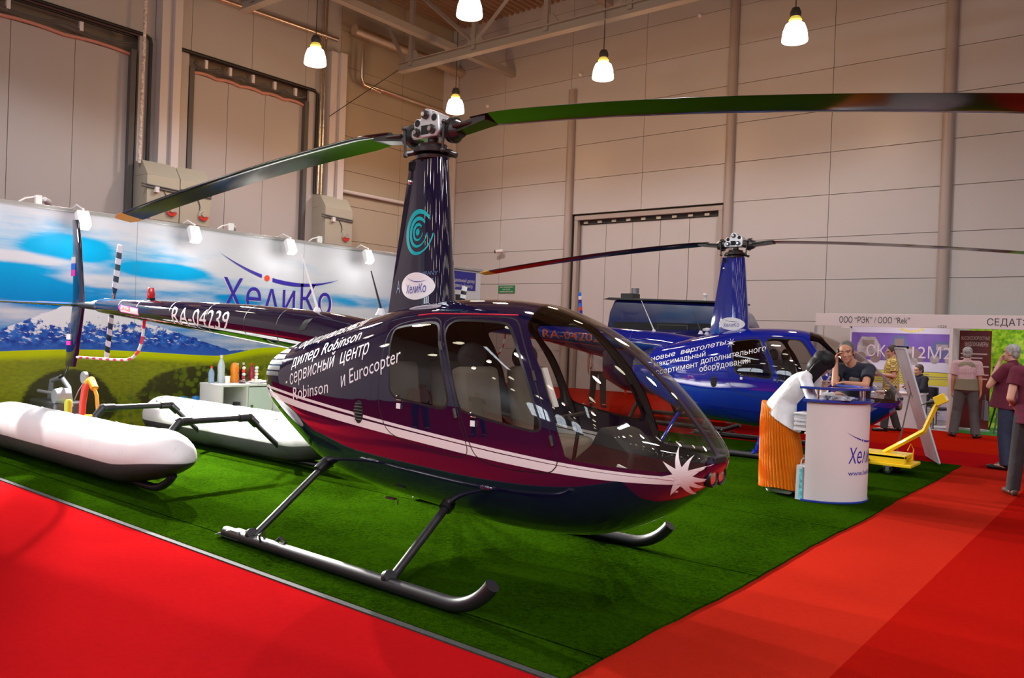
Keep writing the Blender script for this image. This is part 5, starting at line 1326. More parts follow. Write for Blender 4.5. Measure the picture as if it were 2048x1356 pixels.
def hand(b, w, d, n, side, curl=.5, k=1.0):
    """palm, four fingers and a thumb; d points along the hand, n out of the palm"""
    F = frame(d, n); d, l, n = F.col[0], F.col[1], F.col[2]; ac = l*side; w = Vector(w)
    b.ell(w+d*.048*k, (.05*k, .040*k, .017*k), rot=Matrix((d, l, n)).transposed()); caps(b, w-d*.015, w+d*.03*k, .024*k, .026*k)
    for i, (off, ln) in enumerate(((-.030, .062), (-.010, .076), (.011, .080), (.031, .072))):
        p = w+d*.086*k+ac*off*k; a = curl*(.8+.1*i)
        for s in range(3):
            q = p+(d*math.cos(a)+n*math.sin(a))*ln*k*(.42, .32, .26)[s]; caps(b, p, q, (.0092, .0085, .008)[s]*k, (.0085, .008, .0072)[s]*k, 8); p = q; a += curl*.75
    p = w+d*.03*k+ac*.034*k; q = p+(d*.75+ac*.6+n*.25).normalized()*.042*k; caps(b, p, q, .0125*k, .0105*k, 8); caps(b, q, q+(d*.9+ac*.1+n*.35).normalized()*.034*k, .0105*k, .009*k, 8)
def head_prims(b, c, H, k=1.0):
    c = Vector(c); P = lambda x, y, z: c+H @ Vector((x, y, z))*k
    def E(x, y, z, r): b.ell(P(x, y, z), [q*k for q in r], rot=H, nu=20, nv=12)
    E(-.012, 0, .028, (.097, .077, .090)); E(.022, 0, -.035, (.070, .063, .080)); E(.055, 0, -.080, (.034, .040, .034)); E(.072, 0, -.098, (.018, .022, .016))
    caps(b, P(.080, 0, .012), P(.101, 0, -.026), .008*k, .013*k); E(.092, .010, -.030, (.010, .009, .008)); E(.092, -.010, -.030, (.010, .009, .008))
    caps(b, P(.075, -.036, .030), P(.075, .036, .030), .013*k, .013*k); E(.083, 0, -.060, (.012, .024, .010)); E(.062, .040, -.022, (.025, .02, .022)); E(.062, -.040, -.022, (.025, .02, .022))
    for s in (-1, 1): E(-.008, s*.079, -.008, (.022, .009, .033))
def face_paint(c, H, k=1.0):
    c = Vector(c); Hi = H.transposed()
    def f(p):
        q = Hi @ (Vector(p)-c)/k
        if q.x < .045 or abs(q.z) > .12 or abs(q.y) > .08: return 0
        ey = abs(q.y)-.033
        if (ey/.014)**2+((q.z-.006)/.0055)**2 < 1: return 3 if abs(ey) < .0065 else 2
        if abs(ey) < .021 and abs(q.z-.0285+.15*ey*ey*10) < .0055: return 4
        if abs(q.y) < .021 and abs(q.z+.060) < .0065: return 1
        return 0
    return f
SKIN5 = lambda s: [s, 'lip', 'eye_white', 'iris', 'brow']
def stand(h=1.75, stride=0.0, arm=0.0, wide=0.0):
    k = h/1.75; J = dict(pel=(0, 0, .95), che=(.0, 0, 1.27), nek=(-.015, 0, 1.475), hed=(.012, 0, 1.625))
    for s, y in (('L', 1), ('R', -1)):
        st = stride*y
        J.update({'sh'+s: (-.01, .185*y, 1.415), 'el'+s: (-.03-arm*y*.12, (.245+wide)*y, 1.13), 'wr'+s: (.02-arm*y*.22, (.255+wide)*y, .89), 'hi'+s: (0, .09*y, .90), 'kn'+s: (.03+st*.45, .105*y, .50), 'an'+s: (-.02+st, .115*y, .085+.03*abs(stride)*(1 if st < 0 else 0)), 'to'+s: (.13+st, .135*y, .035)})
    return {a: Vector(p)*k for a, p in J.items()}
def build_body(J, look, sk, voxel, hands, parent=None, name='person', k=1.0, girth=1.0, up=(0, 0, 1)):
    b = MB(); H = frame(look, up); head_prims(b, J['hed'], H, k)
    spine = (J['nek']-J['pel']).normalized(); T = frame((J['shL']-J['shR']).cross(spine), spine)
    caps(b, J['nek']-spine*.05*k, J['hed']+H @ Vector((-.015, 0, -.05))*k, .062*k, .055*k)
    caps(b, J['shL'], J['shR'], .058*k, .058*k); b.ell(J['che'], (.118*k*girth, .158*k, .21*k), rot=T); b.ell(J['pel']*.55+J['che']*.45, (.112*k*girth, .145*k, .17*k), rot=T); b.ell(J['pel'], (.118*k, .158*k, .135*k), rot=T)
    for s in 'LR':
        caps(b, J['sh'+s], J['el'+s], .050*k, .039*k); caps(b, J['el'+s], J['wr'+s], .040*k, .027*k)
        caps(b, J['hi'+s], J['kn'+s], .086*k, .056*k); caps(b, J['kn'+s], J['an'+s], .055*k, .037*k); caps(b, J['an'+s]-Vector((0, 0, .03*k)), J['to'+s], .04*k, .032*k)
        d, n, c = hands[s]; hand(b, J['wr'+s], d, n, 1 if s == 'R' else -1, c, k)
    o = fuse(b, voxel, name, SKIN5(sk), parent, 4, face_paint(J['hed'], H, k)); return o, T, H
def shirt(J, T, m, parent, sleeve=.55, grow=.014, girth=1.0, k=1.0, hem=-.10, name='shirt', voxel=.009, collar=True, loose=.02):
    b = MB(); g = grow
    caps(b, J['shL'], J['shR'], .062*k+g, .062*k+g); b.ell(J['che'], (.118*k*girth+g+.006, .160*k+g, .215*k+g), rot=T); mid = J['pel']*.55+J['che']*.45; b.ell(mid, (.114*k*girth+g+.008, .150*k+g+.004, .18*k), rot=T)
    # body of the shirt ends in a level hem
    up = T.col[2]; c0 = J['che']-up*.02; c1 = J['pel']+up*hem
    R_ = lambda c, rx, ry: [c+T @ Vector((rx*math.cos(a), ry*math.sin(a), 0)) for a in np.linspace(0, 2*PI, 24, endpoint=False)]
    b.loft([R_(c0, .115*k*girth+g, .155*k+g), R_(mid, .118*k*girth+g+.01, .155*k+g+.006), R_(c1, .122*k*girth+g+loose, .165*k+g+loose*.6)])
    for s in 'LR':
        e = J['sh'+s].lerp(J['el'+s], min(sleeve, 1)); b.ell(J['sh'+s], (.062*k+g*.6,)*3)
        b.sweep([J['sh'+s], e], [.058*k+g, .050*k+g+(.012 if sleeve < 1 else 0)], 14)
        if sleeve > 1: b.ell(J['el'+s], (.045*k+g,)*3); b.sweep([J['el'+s], J['el'+s].lerp(J['wr'+s], sleeve-1)], [.047*k+g, .036*k+g], 14)
    if collar: caps(b, J['nek']-up*.04, J['nek']+up*.012, .070*k+g*.3, .066*k+g*.3)
    return fuse(b, voxel, name, m, parent, 4)
def trousers(J, T, m, parent, k=1.0, grow=.014, voxel=.010, girth=1.0, top=.07):
    b = MB(); up = T.col[2]; b.ell(J['pel'], (.125*k*girth+grow, .165*k+grow, .13*k), rot=T)
    R_ = lambda c, rx, ry: [c+T @ Vector((rx*math.cos(a), ry*math.sin(a), 0)) for a in np.linspace(0, 2*PI, 24, endpoint=False)]
    b.loft([R_(J['pel']-up*.04, .12*k*girth+grow, .163*k+grow), R_(J['pel']+up*top, .114*k*girth+grow, .150*k+grow)])
    for s in 'LR':
        caps(b, J['hi'+s], J['kn'+s], .092*k+grow, .064*k+grow); b.sweep([J['kn'+s], J['an'+s]-Vector((0, 0, .02))], [.064*k+grow, .052*k+grow+.008], 14)
    return fuse(b, voxel, 'trousers', m, parent, 4)
def shoes(J, m, parent, k=1.0):
    for s in 'LR':
        a, t_ = J['an'+s], J['to'+s]; d = (t_-a); d.z = 0; d.normalize(); b = MB()
        heel = Vector((a.x, a.y, t_.z))-d*.045; sl = (t_.z-.035*k)
        b.ell(heel+Vector((0, 0, .008)), (.045*k, .040*k, .048*k), rot=frame(d, (0, 0, 1))); b.ell((heel+t_)/2+d*.03, (.115*k, .042*k, .036*k), rot=frame(d, (0, 0, 1))); b.ell(t_+d*.02, (.075*k, .048*k, .033*k), rot=frame(d, (0, 0, 1))); caps(b, a-Vector((0, 0, .02)), a+Vector((0, 0, .015)), .045*k, .047*k)
        fuse(b, .008, 'shoe', m, parent, 3)
def hair_cap(J, H, m, parent, k=1.0, long_=False, bald=0.0):
    b = MB(); c = J['hed']; P = lambda x, y, z: c+H @ Vector((x, y, z))*k
    b.ell(P(-.027, 0, .044), [q*k for q in (.099, .083, .089)], rot=H, nu=24, nv=14); b.ell(P(-.055, 0, -.015), [q*k for q in (.055, .076, .075)], rot=H)
    for s in (-1, 1): b.ell(P(-.005, s*.072, .020), [q*k for q in (.040, .014, .035)], rot=H)
    return fuse(b, .007, 'hair', m, parent, 3)
DN = (Vector((.15, 0, -1)), Vector((0, 0, 0)))
def down_hands(): return {'L': (Vector((.12, 0, -1)), Vector((0, -1, 0)), .35), 'R': (Vector((.12, 0, -1)), Vector((0, 1, 0)), .35)}
def person(label, loc, rz, J, outfit, look=(1, 0, 0), sk='skin', hands=None, voxel=.009, k=1.0, girth=1.0):
    body, T, H = build_body(J, look, sk, voxel, hands or down_hands(), None, 'person', k, girth)
    body.location = loc; body.rotation_euler = (0, 0, rz); tag(body, label, 'person'); outfit(J, T, H, body); return body

# the woman leaning on the counter, facing along it
WX, WY = 1.25, 4.30
def V(x, y, z): return Vector((x-WX, y-WY, z))
J = dict(pel=V(1.19, 4.30, .93), che=V(1.40, 4.31, 1.17), nek=V(1.575, 4.31, 1.345), hed=V(1.685, 4.30, 1.43),
         shR=V(1.545, 4.145, 1.285), shL=V(1.545, 4.465, 1.29), elR=V(1.655, 4.10, 1.03), wrR=V(1.83, 4.345, 1.125), elL=V(1.60, 4.60, 1.07), wrL=V(1.66, 4.44, 1.17),
         hiR=V(1.18, 4.215, .89), hiL=V(1.18, 4.385, .89), knR=V(1.27, 4.21, .49), knL=V(1.31, 4.39, .49), anR=V(1.22, 4.215, .10), anL=V(1.30, 4.39, .10), toR=V(1.36, 4.19, .040), toL=V(1.45, 4.40, .040))
W, T, H = build_body(J, (.72, .22, -.62), 'skin', .006, {'R': (Vector((.55, .75, -.25)), Vector((.2, -.1, -1)), .45), 'L': (Vector((.15, -.45, .75)), Vector((.6, -.7, -.2)), .6)}, None, 'person', .94, .92, up=(.62, .1, .75))
W.location = (WX, WY, .012); tag(W, 'woman in a white jacket and long pleated orange skirt leaning on the counter', 'person')
b = MB(); g = .016
caps(b, J['shL'], J['shR'], .066, .066); b.ell(J['che'], (.125, .165, .21), rot=T); b.ell(J['pel']*.5+J['che']*.5, (.118, .145, .18), rot=T); up = T.col[2]
R_ = lambda c, rx, ry, tilt=0: [c+T @ Vector((rx*math.cos(a), ry*math.sin(a), tilt*math.cos(a))) for a in np.linspace(0, 2*PI, 28, endpoint=False)]
Q_ = lambda c, h, ry: [V(*c)+Vector(h)*math.cos(a)+Vector((0, ry, 0))*math.sin(a) for a in np.linspace(0, 2*PI, 28, endpoint=False)]
b.loft([R_(J['che'], .125, .16), Q_((1.30, 4.30, 1.045), (.105, 0, -.07), .145), Q_((1.26, 4.30, .93), (.145, 0, -.09), .170), Q_((1.265, 4.30, .81), (.20, 0, -.135), .195)])
for s in 'LR':
    b.ell(J['sh'+s], (.066,)*3); b.sweep([J['sh'+s], J['el'+s]], [.064, .055], 14); b.ell(J['el'+s], (.055,)*3); b.sweep([J['el'+s], J['el'+s].lerp(J['wr'+s], .82)], [.055, .042], 14)
caps(b, J['nek']-up*.05, J['nek']+up*.01, .066, .058)
fuse(b, .008, 'jacket', 'cloth_white', W, 3)
b = MB(); n = 220; rings = []
for t_ in np.linspace(0, 1, 26):
    z = .915-.835*t_; e = t_**.8; cx = 1.212+.095*t_-WX; cy = 4.30-.015*t_-WY; rx = .172+.08*e; ry = .168+.075*e; am = .012*min(1, t_*4+.2)
    rings.append([(cx+(rx+am*math.cos(44*a+2*math.sin(3*t_)))*math.cos(a), cy+(ry+am*math.cos(44*a+2*math.sin(3*t_)))*math.sin(a), z+(.012*math.sin(3*a) if t_ > .98 else 0)+(-.085*math.cos(a)*max(0, 1-t_*2.5))) for a in np.linspace(0, 2*PI, n, endpoint=False)])
b.loft(rings, cap1=False); b.build('skirt', 'skirt_orange', W, smooth=70)
shoes(J, 'shoe_white', W, .9)
b = MB(); c = J['hed']; P = lambda x, y, z: c+H @ Vector((x, y, z))
b.ell(P(-.026, 0, .038), (.122, .108, .108), rot=H, nu=24, nv=14); b.ell(P(-.055, 0, -.04), (.085, .104, .13), rot=H)
for s in (-1, 1): b.loft([[P(x, s*y, z) for x, y, z in q] for q in (((.066, .082, .05), (.074, .068, .05), (-.05, .075, .05), (-.05, .106, .05)), ((.062, .096, -.05), (.064, .074, -.05), (-.07, .075, -.05), (-.07, .112, -.05)), ((.058, .096, -.15), (.060, .070, -.15), (-.06, .070, -.15), (-.06, .104, -.15)), ((.060, .080, -.24), (.062, .068, -.24), (.0, .068, -.215), (.0, .086, -.215)))])
b.ell(P(.066, 0, .058), (.026, .066, .034), rot=H); fuse(b, .006, 'hair', 'hair_black', W, 3)
b = MB(); b.box((0, 0, 0), (.014, .05, .10), rot=Matrix.Rotation(.5, 3, 'Y')); o = b.build('phone', 'phone_light', bevel=.004); o.location = (1.705, 4.395, 1.275); tag(o, 'light mobile phone held in the woman\'s raised hand', 'phone')

# the man with the phone, leaning on the counter's rail from behind
MX, MY = 1.70, 5.35
def V(x, y, z): return Vector((x-MX, y-MY, z))
J = dict(pel=V(1.67, 5.44, .97), che=V(1.745, 5.32, 1.245), nek=V(1.72, 5.20, 1.445), hed=V(1.675, 5.12, 1.565),
         shR=V(1.555, 5.215, 1.365), shL=V(1.895, 5.245, 1.375), elR=V(1.60, 4.985, 1.205), wrR=V(1.583, 5.045, 1.43), elL=V(1.93, 4.985, 1.20), wrL=V(1.735, 4.985, 1.215),
         hiR=V(1.59, 5.44, .92), hiL=V(1.75, 5.44, .92), knR=V(1.56, 5.42, .50), knL=V(1.72, 5.42, .50), anR=V(1.56, 5.48, .09), anL=V(1.72, 5.45, .09), toR=V(1.55, 5.34, .037), toL=V(1.78, 5.31, .037))
Mn, T, H = build_body(J, (.10, -1, -.20), 'skin_tan', .006, {'R': (Vector((.10, .05, 1)), Vector((1, -.1, 0)), .55), 'L': (Vector((-1, .02, -.02)), Vector((0, -.2, -1)), .35)}, None, 'person', 1.02, 1.05, up=(-.10, -.15, 1))
Mn.location = (MX, MY, .012); tag(Mn, 'man in a navy printed T-shirt phoning with his elbows on the counter rail', 'person')
sh_ = shirt(J, T, 'cloth_navy', Mn, .62, .012, 1.05, 1.02, -.06, collar=False)
b = MB(); F_ = T.col[0]; c = J['che']+T.col[2]*.03+F_*.148
for k, (dx, dz, rx, rz) in enumerate(((0, 0, .07, .085), (-.03, .055, .03, .035), (.035, .05, .028, .03))):
    b.ell(c+T.col[1]*dx+T.col[2]*dz, (.012, rx, rz), rot=T)
b.build('shirt_print', 'print_grey', Mn)
trousers(J, T, 'trouser_dark', Mn, 1.0); shoes(J, 'shoe_black', Mn); hair_cap(J, H, 'hair_grey', Mn, 1.0)
b = MB(); b.box((0, 0, 0), (.012, .045, .105), rot=Matrix.Rotation(-.1, 3, 'X')); o = b.build('phone', 'phone_black', bevel=.004); o.location = (1.592, 5.085, 1.56); tag(o, 'black mobile phone held to the man\'s ear', 'phone')

def simple(sm, tm, shm, hm, sleeve=.55, girth=1.0, k=1.0, hem=-.12, loose=.02):
    def f(J, T, H, o):
        shirt(J, T, sm, o, sleeve, .014, girth, k, hem, loose=loose); trousers(J, T, tm, o, k, girth=girth); shoes(J, shm, o, k)
        if hm: hair_cap(J, H, hm, o, k)
    return f
# walking man in white shirt, far behind, seen through the canopy
J = stand(1.76, .24, .6)
person('walking man in a white shirt and dark trousers near the far wall', (-6.05, 12.0, 0), -.9, J, simple('cloth_white', 'trouser_dark', 'shoe_black', 'hair_brown', .6), voxel=.011, girth=1.1)
# cap man, back turned
J = stand(1.72, 0, 0, -.015)
J['anL'] += Vector((.0, .08, 0)); J['toL'] += Vector((0, .11, 0)); J['anR'] += Vector((0, -.07, 0)); J['toR'] += Vector((0, -.10, 0)); J['knL'] += Vector((0, .04, 0)); J['knR'] += Vector((0, -.04, 0))
def capman(J, T, H, o):
    shirt(J, T, 'check_pink', o, .75, .018, 1.1, 1, -.02); trousers(J, T, 'trouser_grey', o, 1, .024, girth=1.12); shoes(J, 'shoe_black', o); hair_cap(J, H, 'hair_silver', o)
    b = MB(); up = T.col[2]; mid = J['pel']*.55+J['che']*.45
    R_ = lambda c, rx, ry: [c+T @ Vector((rx*math.cos(a), ry*math.sin(a), 0)) for a in np.linspace(0, 2*PI, 28, endpoint=False)]
    b.loft([R_(mid+up*.05, .172, .196), R_(mid-up*.08, .182, .206), R_(J['pel']-up*.03, .186, .214)]); b.build('waist_bag', 'vest_olive', o, smooth=60, bevel=.01)
    b = MB(); b.loft([R_(J['che']+up*.10, .13, .178), R_(J['che']+up*.16, .12, .18), R_(J['nek']-up*.005, .085, .10)]); b.build('vest_yoke', 'vest_olive', o, smooth=60)
    b = MB(); c = J['hed']; P = lambda x, y, z: c+H @ Vector((x, y, z)); b.ell(P(-.01, 0, .052), (.108, .09, .075), rot=H, nu=24); b.ell(P(.09, 0, .035), (.06, .065, .012), rot=H); fuse(b, .008, 'flat_cap', 'cap_cloth', o, 3)
person('man in a flat cap and checked shirt standing with his back turned', (1.62, 12.93, 0), PI/2+.12, J, capman, sk='skin_tan', voxel=.011, girth=1.1)
b = MB(); b.loft([[(-.03, -.16, 0), (.05, -.16, 0), (.05, .16, 0), (-.03, .16, 0)], [(-.02, -.14, .36), (.03, -.14, .36), (.03, .14, .36), (-.02, .14, .36)]]); b.sweep([(0, -.08, .35), (0, -.04, .47), (0, .04, .47), (0, .08, .35)], .008, 6)
mat('bag_grey', (.10, .09, .125), .5); o = b.build('shopping_bag', 'bag_grey', smooth=30); o.location = (1.93, 12.98, .36); o.rotation_euler = (0, 0, .3); tag(o, 'grey shopping bag hanging from the capped man\'s right hand', 'bag')
# heavy grey-haired man in maroon, hand at his mouth
J = stand(1.76); k = 1.0
J['wrL'] = J['hed']+Vector((.13, .03, -.13)); J['elL'] = Vector((.20, .20, 1.16)); J['wrR'] = Vector((.16, -.14, 1.02)); J['elR'] = Vector((-.01, -.26, 1.13)); J['che'] += Vector((.03, 0, -.03)); J['pel'] += Vector((.02, 0, 0))
person('grey-haired heavy man in a dark red polo and jeans, hand at his mouth', (2.86, 8.72, 0), PI-.25, J, simple('cloth_maroon', 'jeans', 'shoe_black', 'hair_silver', .62, 1.45, 1, -.10, .05), look=(1, .1, -.05), sk='skin', voxel=.009, girth=1.4,
       hands={'L': (Vector((-.35, -.15, 1)), Vector((-1, 0, -.3)), .5), 'R': (Vector((.5, .8, 0)), Vector((0, 0, 1)), .4)})
# the man striding out of the frame at the right edge
J = stand(1.76, .27, .2); J['elL'] = Vector((-.06, .25, 1.13)); J['wrL'] = Vector((.14, .17, 1.05)); J['anR'] += Vector((0, 0, .05)); J['toR'] = J['anR']+Vector((.10, 0, -.09))
person('man in a dark red T-shirt and grey trousers striding off at the right edge', (3.40, 6.20, 0), PI/2+.35, J, simple('cloth_maroon', 'trouser_dark', 'shoe_brown', 'hair_brown', .5, 1.2, 1, -.10), sk='skin', voxel=.009, girth=1.2,
       hands={'L': (Vector((.8, -.5, -.1)), Vector((0, 0, -1)), .5), 'R': (Vector((.1, 0, -1)), Vector((0, 1, 0)), .35)})
# two visitors on the carpet left of the viewer: they show mirrored in the dark doors
person('visitor in a pale shirt on the red carpet, mirrored in the rear door', (-4.2, -5.4, 0), .9, stand(1.8), simple('check_pink', 'trouser_dark', 'shoe_black', 'hair_brown', .6), voxel=.014)
person('visitor in dark clothes on the red carpet, mirrored in the front door', (-2.7, -5.7, 0), 1.2, stand(1.76, .15), simple('cloth_navy', 'trouser_dark', 'shoe_black', 'hair_brown', .6), voxel=.014)
# visitor in a yellow plaid shirt behind the leaning board
J = stand(1.70, .16, .2); J['wrR'] = Vector((.26, -.08, 1.10)); J['elR'] = Vector((.02, -.24, 1.10)); J['wrL'] = Vector((.26, .06, 1.13)); J['elL'] = Vector((.02, .24, 1.10))
person('visitor in a yellow plaid shirt at the booth, behind the leaning board', (.33, 12.75, 0), PI+.5, J, simple('plaid_yellow', 'trouser_dark', 'shoe_black', 'hair_brown', .7), voxel=.011, look=(1, 0, -.35),
       hands={'L': (Vector((1, -.2, .1)), Vector((0, 0, -1)), .5), 'R': (Vector((1, .2, .1)), Vector((0, 0, 1)), .5)})
# seated man at the booth table
J = dict(pel=Vector((0, 0, .585)), che=Vector((.05, 0, .86)), nek=Vector((.07, 0, 1.05)), hed=Vector((.11, 0, 1.185)))
for s, y in (('L', 1), ('R', -1)): J.update({'sh'+s: Vector((.06, .18*y, 1.0)), 'el'+s: Vector((.16, .25*y, .76)), 'wr'+s: Vector((.36, .14*y, .82)), 'hi'+s: Vector((.02, .09*y, .56)), 'kn'+s: Vector((.42, .11*y, .54)), 'an'+s: Vector((.42, .11*y, .09)), 'to'+s: Vector((.55, .12*y, .037))})
person('man in a dark suit sitting at the booth table with the laptop', (.42, 15.08, 0), -PI+.75, J, simple('cloth_navy', 'trouser_dark', 'shoe_black', 'hair_brown', 1.85, 1.05, 1, -.04, .005), look=(1, .1, -.25), voxel=.011,
       hands={'L': (Vector((1, -.3, -.1)), Vector((0, 0, -1)), .3), 'R': (Vector((1, .3, -.1)), Vector((0, 0, -1)), .3)})
# ---------------------------------------------------------------- booths at the right, third helicopter, small wall things
mat('fascia', (.74, .66, .66), .45); mat('fascia_ink', (.03, .025, .04), .5); mat('booth_panel', (.66, .64, .66), .5)
mat('poster_violet', (.15, .08, .36), .35, var=(3, .18)); mat('poster_white', (.60, .57, .70), .35); mat('poster_yellow', (.60, .52, .06), .35); mat('poster_letter', (.62, .50, .62), .4)
mat('truck_grey', (.33, .29, .30), .5, var=(8, .3)); mat('truck_blue', (.10, .12, .28), .5); mat('truck_brown', (.22, .16, .15), .5); mat('banner_red', (.11, .008, .008), .4, var=(2.5, .5)); mat('banner_ink', (.62, .48, .44), .5); mat('yellow_ink', (.75, .62, .02), .5)
EX = Vector((1, 0, 0))
t = thing('booth', 'white exhibition booth with lettered fascia in front of the far wall', 'booth', (0, 13.8, 0))
b = MB(); b.bx((-1.53, -.03, 2.09), (5.2, .0, 2.365)); fa = b.build('fascia', 'fascia', t, smooth=0, bevel=.004)
def ink(body, x, z, wd, h, m='fascia_ink', y=-.034, nm='fascia_lettering', par=t, bold=0): return place(text_mb(body, 1, bold, 0, width=wd, height=h, res=3), (x, y, z), EX, EZ).build(nm, m, par, smooth=0)
ink('ООО “РЭК” / ООО “Rek”', -1.02, 2.17, 1.42, .125); ink('СЕДАТЭК', 1.80, 2.165, .83, .13); ink('1G20', .93, 2.10, .16, .045)
for x in (-1.52, 1.18, 5.1):
    b = MB(); b.bx((x-.03, -.03, 0), (x+.03, .03, 2.09)); b.build('post', 'alu' if x < 0 else 'fascia', t, smooth=0, bevel=.004)
b = MB(); b.bx((1.17, .03, 0), (1.21, 1.9, 2.36)); b.bx((-1.32, 1.86, 0), (5.2, 1.9, 2.36)); b.build('panel_walls', 'booth_panel', t, smooth=0)
b = MB(); b.bx((-1.53, .0, 2.30), (-1.49, 1.9, 2.36)); b.bx((-1.53, 1.86, 2.1), (-1.2, 1.9, 2.36)); b.build('side_rail', 'fascia', t, smooth=0)
def plant_print():
    m = mat('foliage_print', (.3, .6, .05), .4); g = NG(m); bs = m.node_tree.nodes['Principled BSDF']; tc = g.n('ShaderNodeTexCoord')
    n = g.noise(tc.outputs['Object'], 9, 6, .7); n2 = g.noise(tc.outputs['Object'], 2.2, 3)
    c = g.mix(g.step(n, .38, .62), (.10, .36, .004), (.42, .72, .02)); c = g.mix(g.step(n2, .5, .7), c, (.62, .80, .10)); m.node_tree.links.new(c, bs.inputs['Base Color'])
plant_print()
b = MB(); b.bx((1.22, 1.84, .0), (5.2, 1.856, 2.2)); b.build('foliage_wall', 'foliage_print', t, smooth=0)
mat('booth_green', (.03, .22, .02), .8)
b = MB(); b.bx((1.19, .0, .0), (5.2, 1.85, .012)); b.build('booth_floor', 'booth_green', t, smooth=0)
b = MB(); b.bx((-1.5, .05, .0), (1.16, 1.85, .010)); b.build('booth_floor', 'booth_panel', t, smooth=0)
# violet poster
t = thing('poster', 'violet vehicle poster with large letters on the booth\'s back wall', 'poster', (-1.28, 15.64, .08))
b = MB(); b.bx((0, 0, 0), (2.22, .012, 2.10)); b.build('sheet', 'poster_white', t, smooth=0)
b = MB(); b.bx((0, -.003, 1.28), (2.22, .0, 1.92)); b.bx((0, -.003, 1.05), (2.22, 0, 1.28), 1); b.bx((0, -.003, .76), (2.22, 0, 1.06), 2)
b.build('print_bands', ['poster_violet', 'poster_white', 'poster_yellow'], t, smooth=0)
def truck(x, z, wd, h, m, c2):
    b = MB(); b.prism([(x, z+h*.25), (x+wd*.04, z+h*.7), (x+wd*.2, z+h), (x+wd*.75, z+h), (x+wd*.98, z+h*.65), (x+wd, z+h*.2)], 'y', -.006, -.003)
    for q in (.2, .78): b.add([(x+wd*q+h*.2*math.cos(a), -.007, z+h*.2+h*.2*math.sin(a)) for a in np.linspace(0, 2*PI, 16, endpoint=False)], [tuple(range(16))], 1)
    b.bx((x+wd*.25, -.0075, z+h*.62), (x+wd*.72, -.0065, z+h*.88), 1); b.build('vehicle_print', [m, c2], t, smooth=0)
truck(.12, 1.22, .55, .60, 'truck_grey', 'truck_brown'); truck(.85, 1.25, .42, .62, 'truck_blue', 'truck_brown'); truck(.72, 1.20, .85, .42, 'truck_brown', 'truck_grey'); truck(1.70, 1.25, .52, .50, 'truck_blue', 'truck_grey')
ink('СК', .35, 1.36, .42, .27, 'poster_letter', -.012, 'poster_lettering', t, .02); ink('-12М2', 1.16, 1.36, .98, .27, 'poster_letter', -.012, 'poster_lettering', t, .02)
b = MB()
for k in range(6): b.box((1.10+.085*k, -.004, 2.02-.05*math.sin(PI*k/5)), (.05, .004, .05), rot=Matrix.Rotation((k-2.5)*-.25, 3, 'Y'))
b.build('emblem', 'yellow_ink', t, smooth=0)
b = MB(); rr = random.Random(2)
for k in range(5): b.bx((.1, -.005, .80+.05*k), (2.12-rr.random()*.5, -.0035, .812+.05*k))
for k in range(11): b.bx((1.2, -.005, .10+.055*k), (2.12-rr.random()*.25, -.0035, .108+.055*k))
for k in range(11): b.bx((.1, -.005, .10+.055*k), (1.05-rr.random()*.25, -.0035, .108+.055*k))
b.build('text_lines', 'truck_blue', t, smooth=0)
# red roll-up banner
t = thing('rollup_banner', 'dark red roll-up banner about cameras in the green booth', 'banner', (1.215, 14.45, 0))
b = MB(); b.bx((0, 0, .05), (.58, .01, 2.07)); b.build('sheet', 'banner_red', t, smooth=0)
b = MB(); b.bx((-.02, -.06, 0), (.60, .07, .06)); b.build('stand', 'alu', t, smooth=0, bevel=.01)
ink('ВЫСОКОСКОРОСТНЫЕ', .03, 1.88, .52, .07, 'banner_ink', -.003, 'banner_lettering', t, .015); ink('ВИДЕОКАМЕРЫ', .10, 1.75, .42, .085, 'banner_ink', -.003, 'banner_lettering', t, .015)
b = MB()
for k, (x, w_) in enumerate(((.03, .48), (.03, .40), (.03, .26), (.03, .52), (.03, .42), (.3, .25), (.38, .15))): b.bx((x, -.004, 1.58-.085*k), (x+w_, -.002, 1.605-.085*k))
b.build('text_lines', 'banner_ink', t, smooth=0)
# table, laptop, chair, monitor, tripod
t = thing('booth_table', 'white booth table with closed front, half behind the leaning board', 'table', (.30, 14.05, 0))
b = MB(); b.bx((-.50, -.26, 0), (.36, .26, .70)); b.build('body', 'booth_panel', t, smooth=0, bevel=.004); b = MB(); b.bx((-.53, -.29, .70), (.39, .29, .73)); b.build('tabletop', 'fascia', t, smooth=0, bevel=.006)
t = thing('laptop', 'open black laptop on the booth table', 'laptop', (.52, 14.1, .73), -.5)
b = MB(); b.bx((-.16, -.11, 0), (.16, .11, .018)); b.build('base', 'phone_black', t, smooth=0); b = MB(); b.box((0, -.13, .11), (.32, .012, .22), rot=Matrix.Rotation(.25, 3, 'X')); b.build('screen', 'phone_black', t, smooth=0)
def chair(label, loc, rz):
    t = thing('chair', label, 'chair', loc, rz)
    b = MB(); b.bx((-.22, -.22, .39), (.22, .22, .44)); b.build('seat', 'rubber', t, bevel=.02); b = MB(); b.bx((-.25, -.21, .55), (-.20, .21, .82)); b.build('backrest', 'rubber', t, bevel=.02)
    for x in (-.22, .19):
        for y in (-.19, .19):
            b = MB(); b.cone((x, y, 0), (x, y, .80 if x < 0 else .40), .012, .012, 8); b.build('leg', 'dark_steel', t)
chair('empty black visitor chair beside the booth table', (.98, 14.30, .01), PI+.3)
chair('black chair under the man in the dark suit', (.42, 15.08, .01), -PI+.75)
t = thing('monitor', 'small grey monitor on a stand in the green booth', 'monitor', (1.96, 14.75, 0))
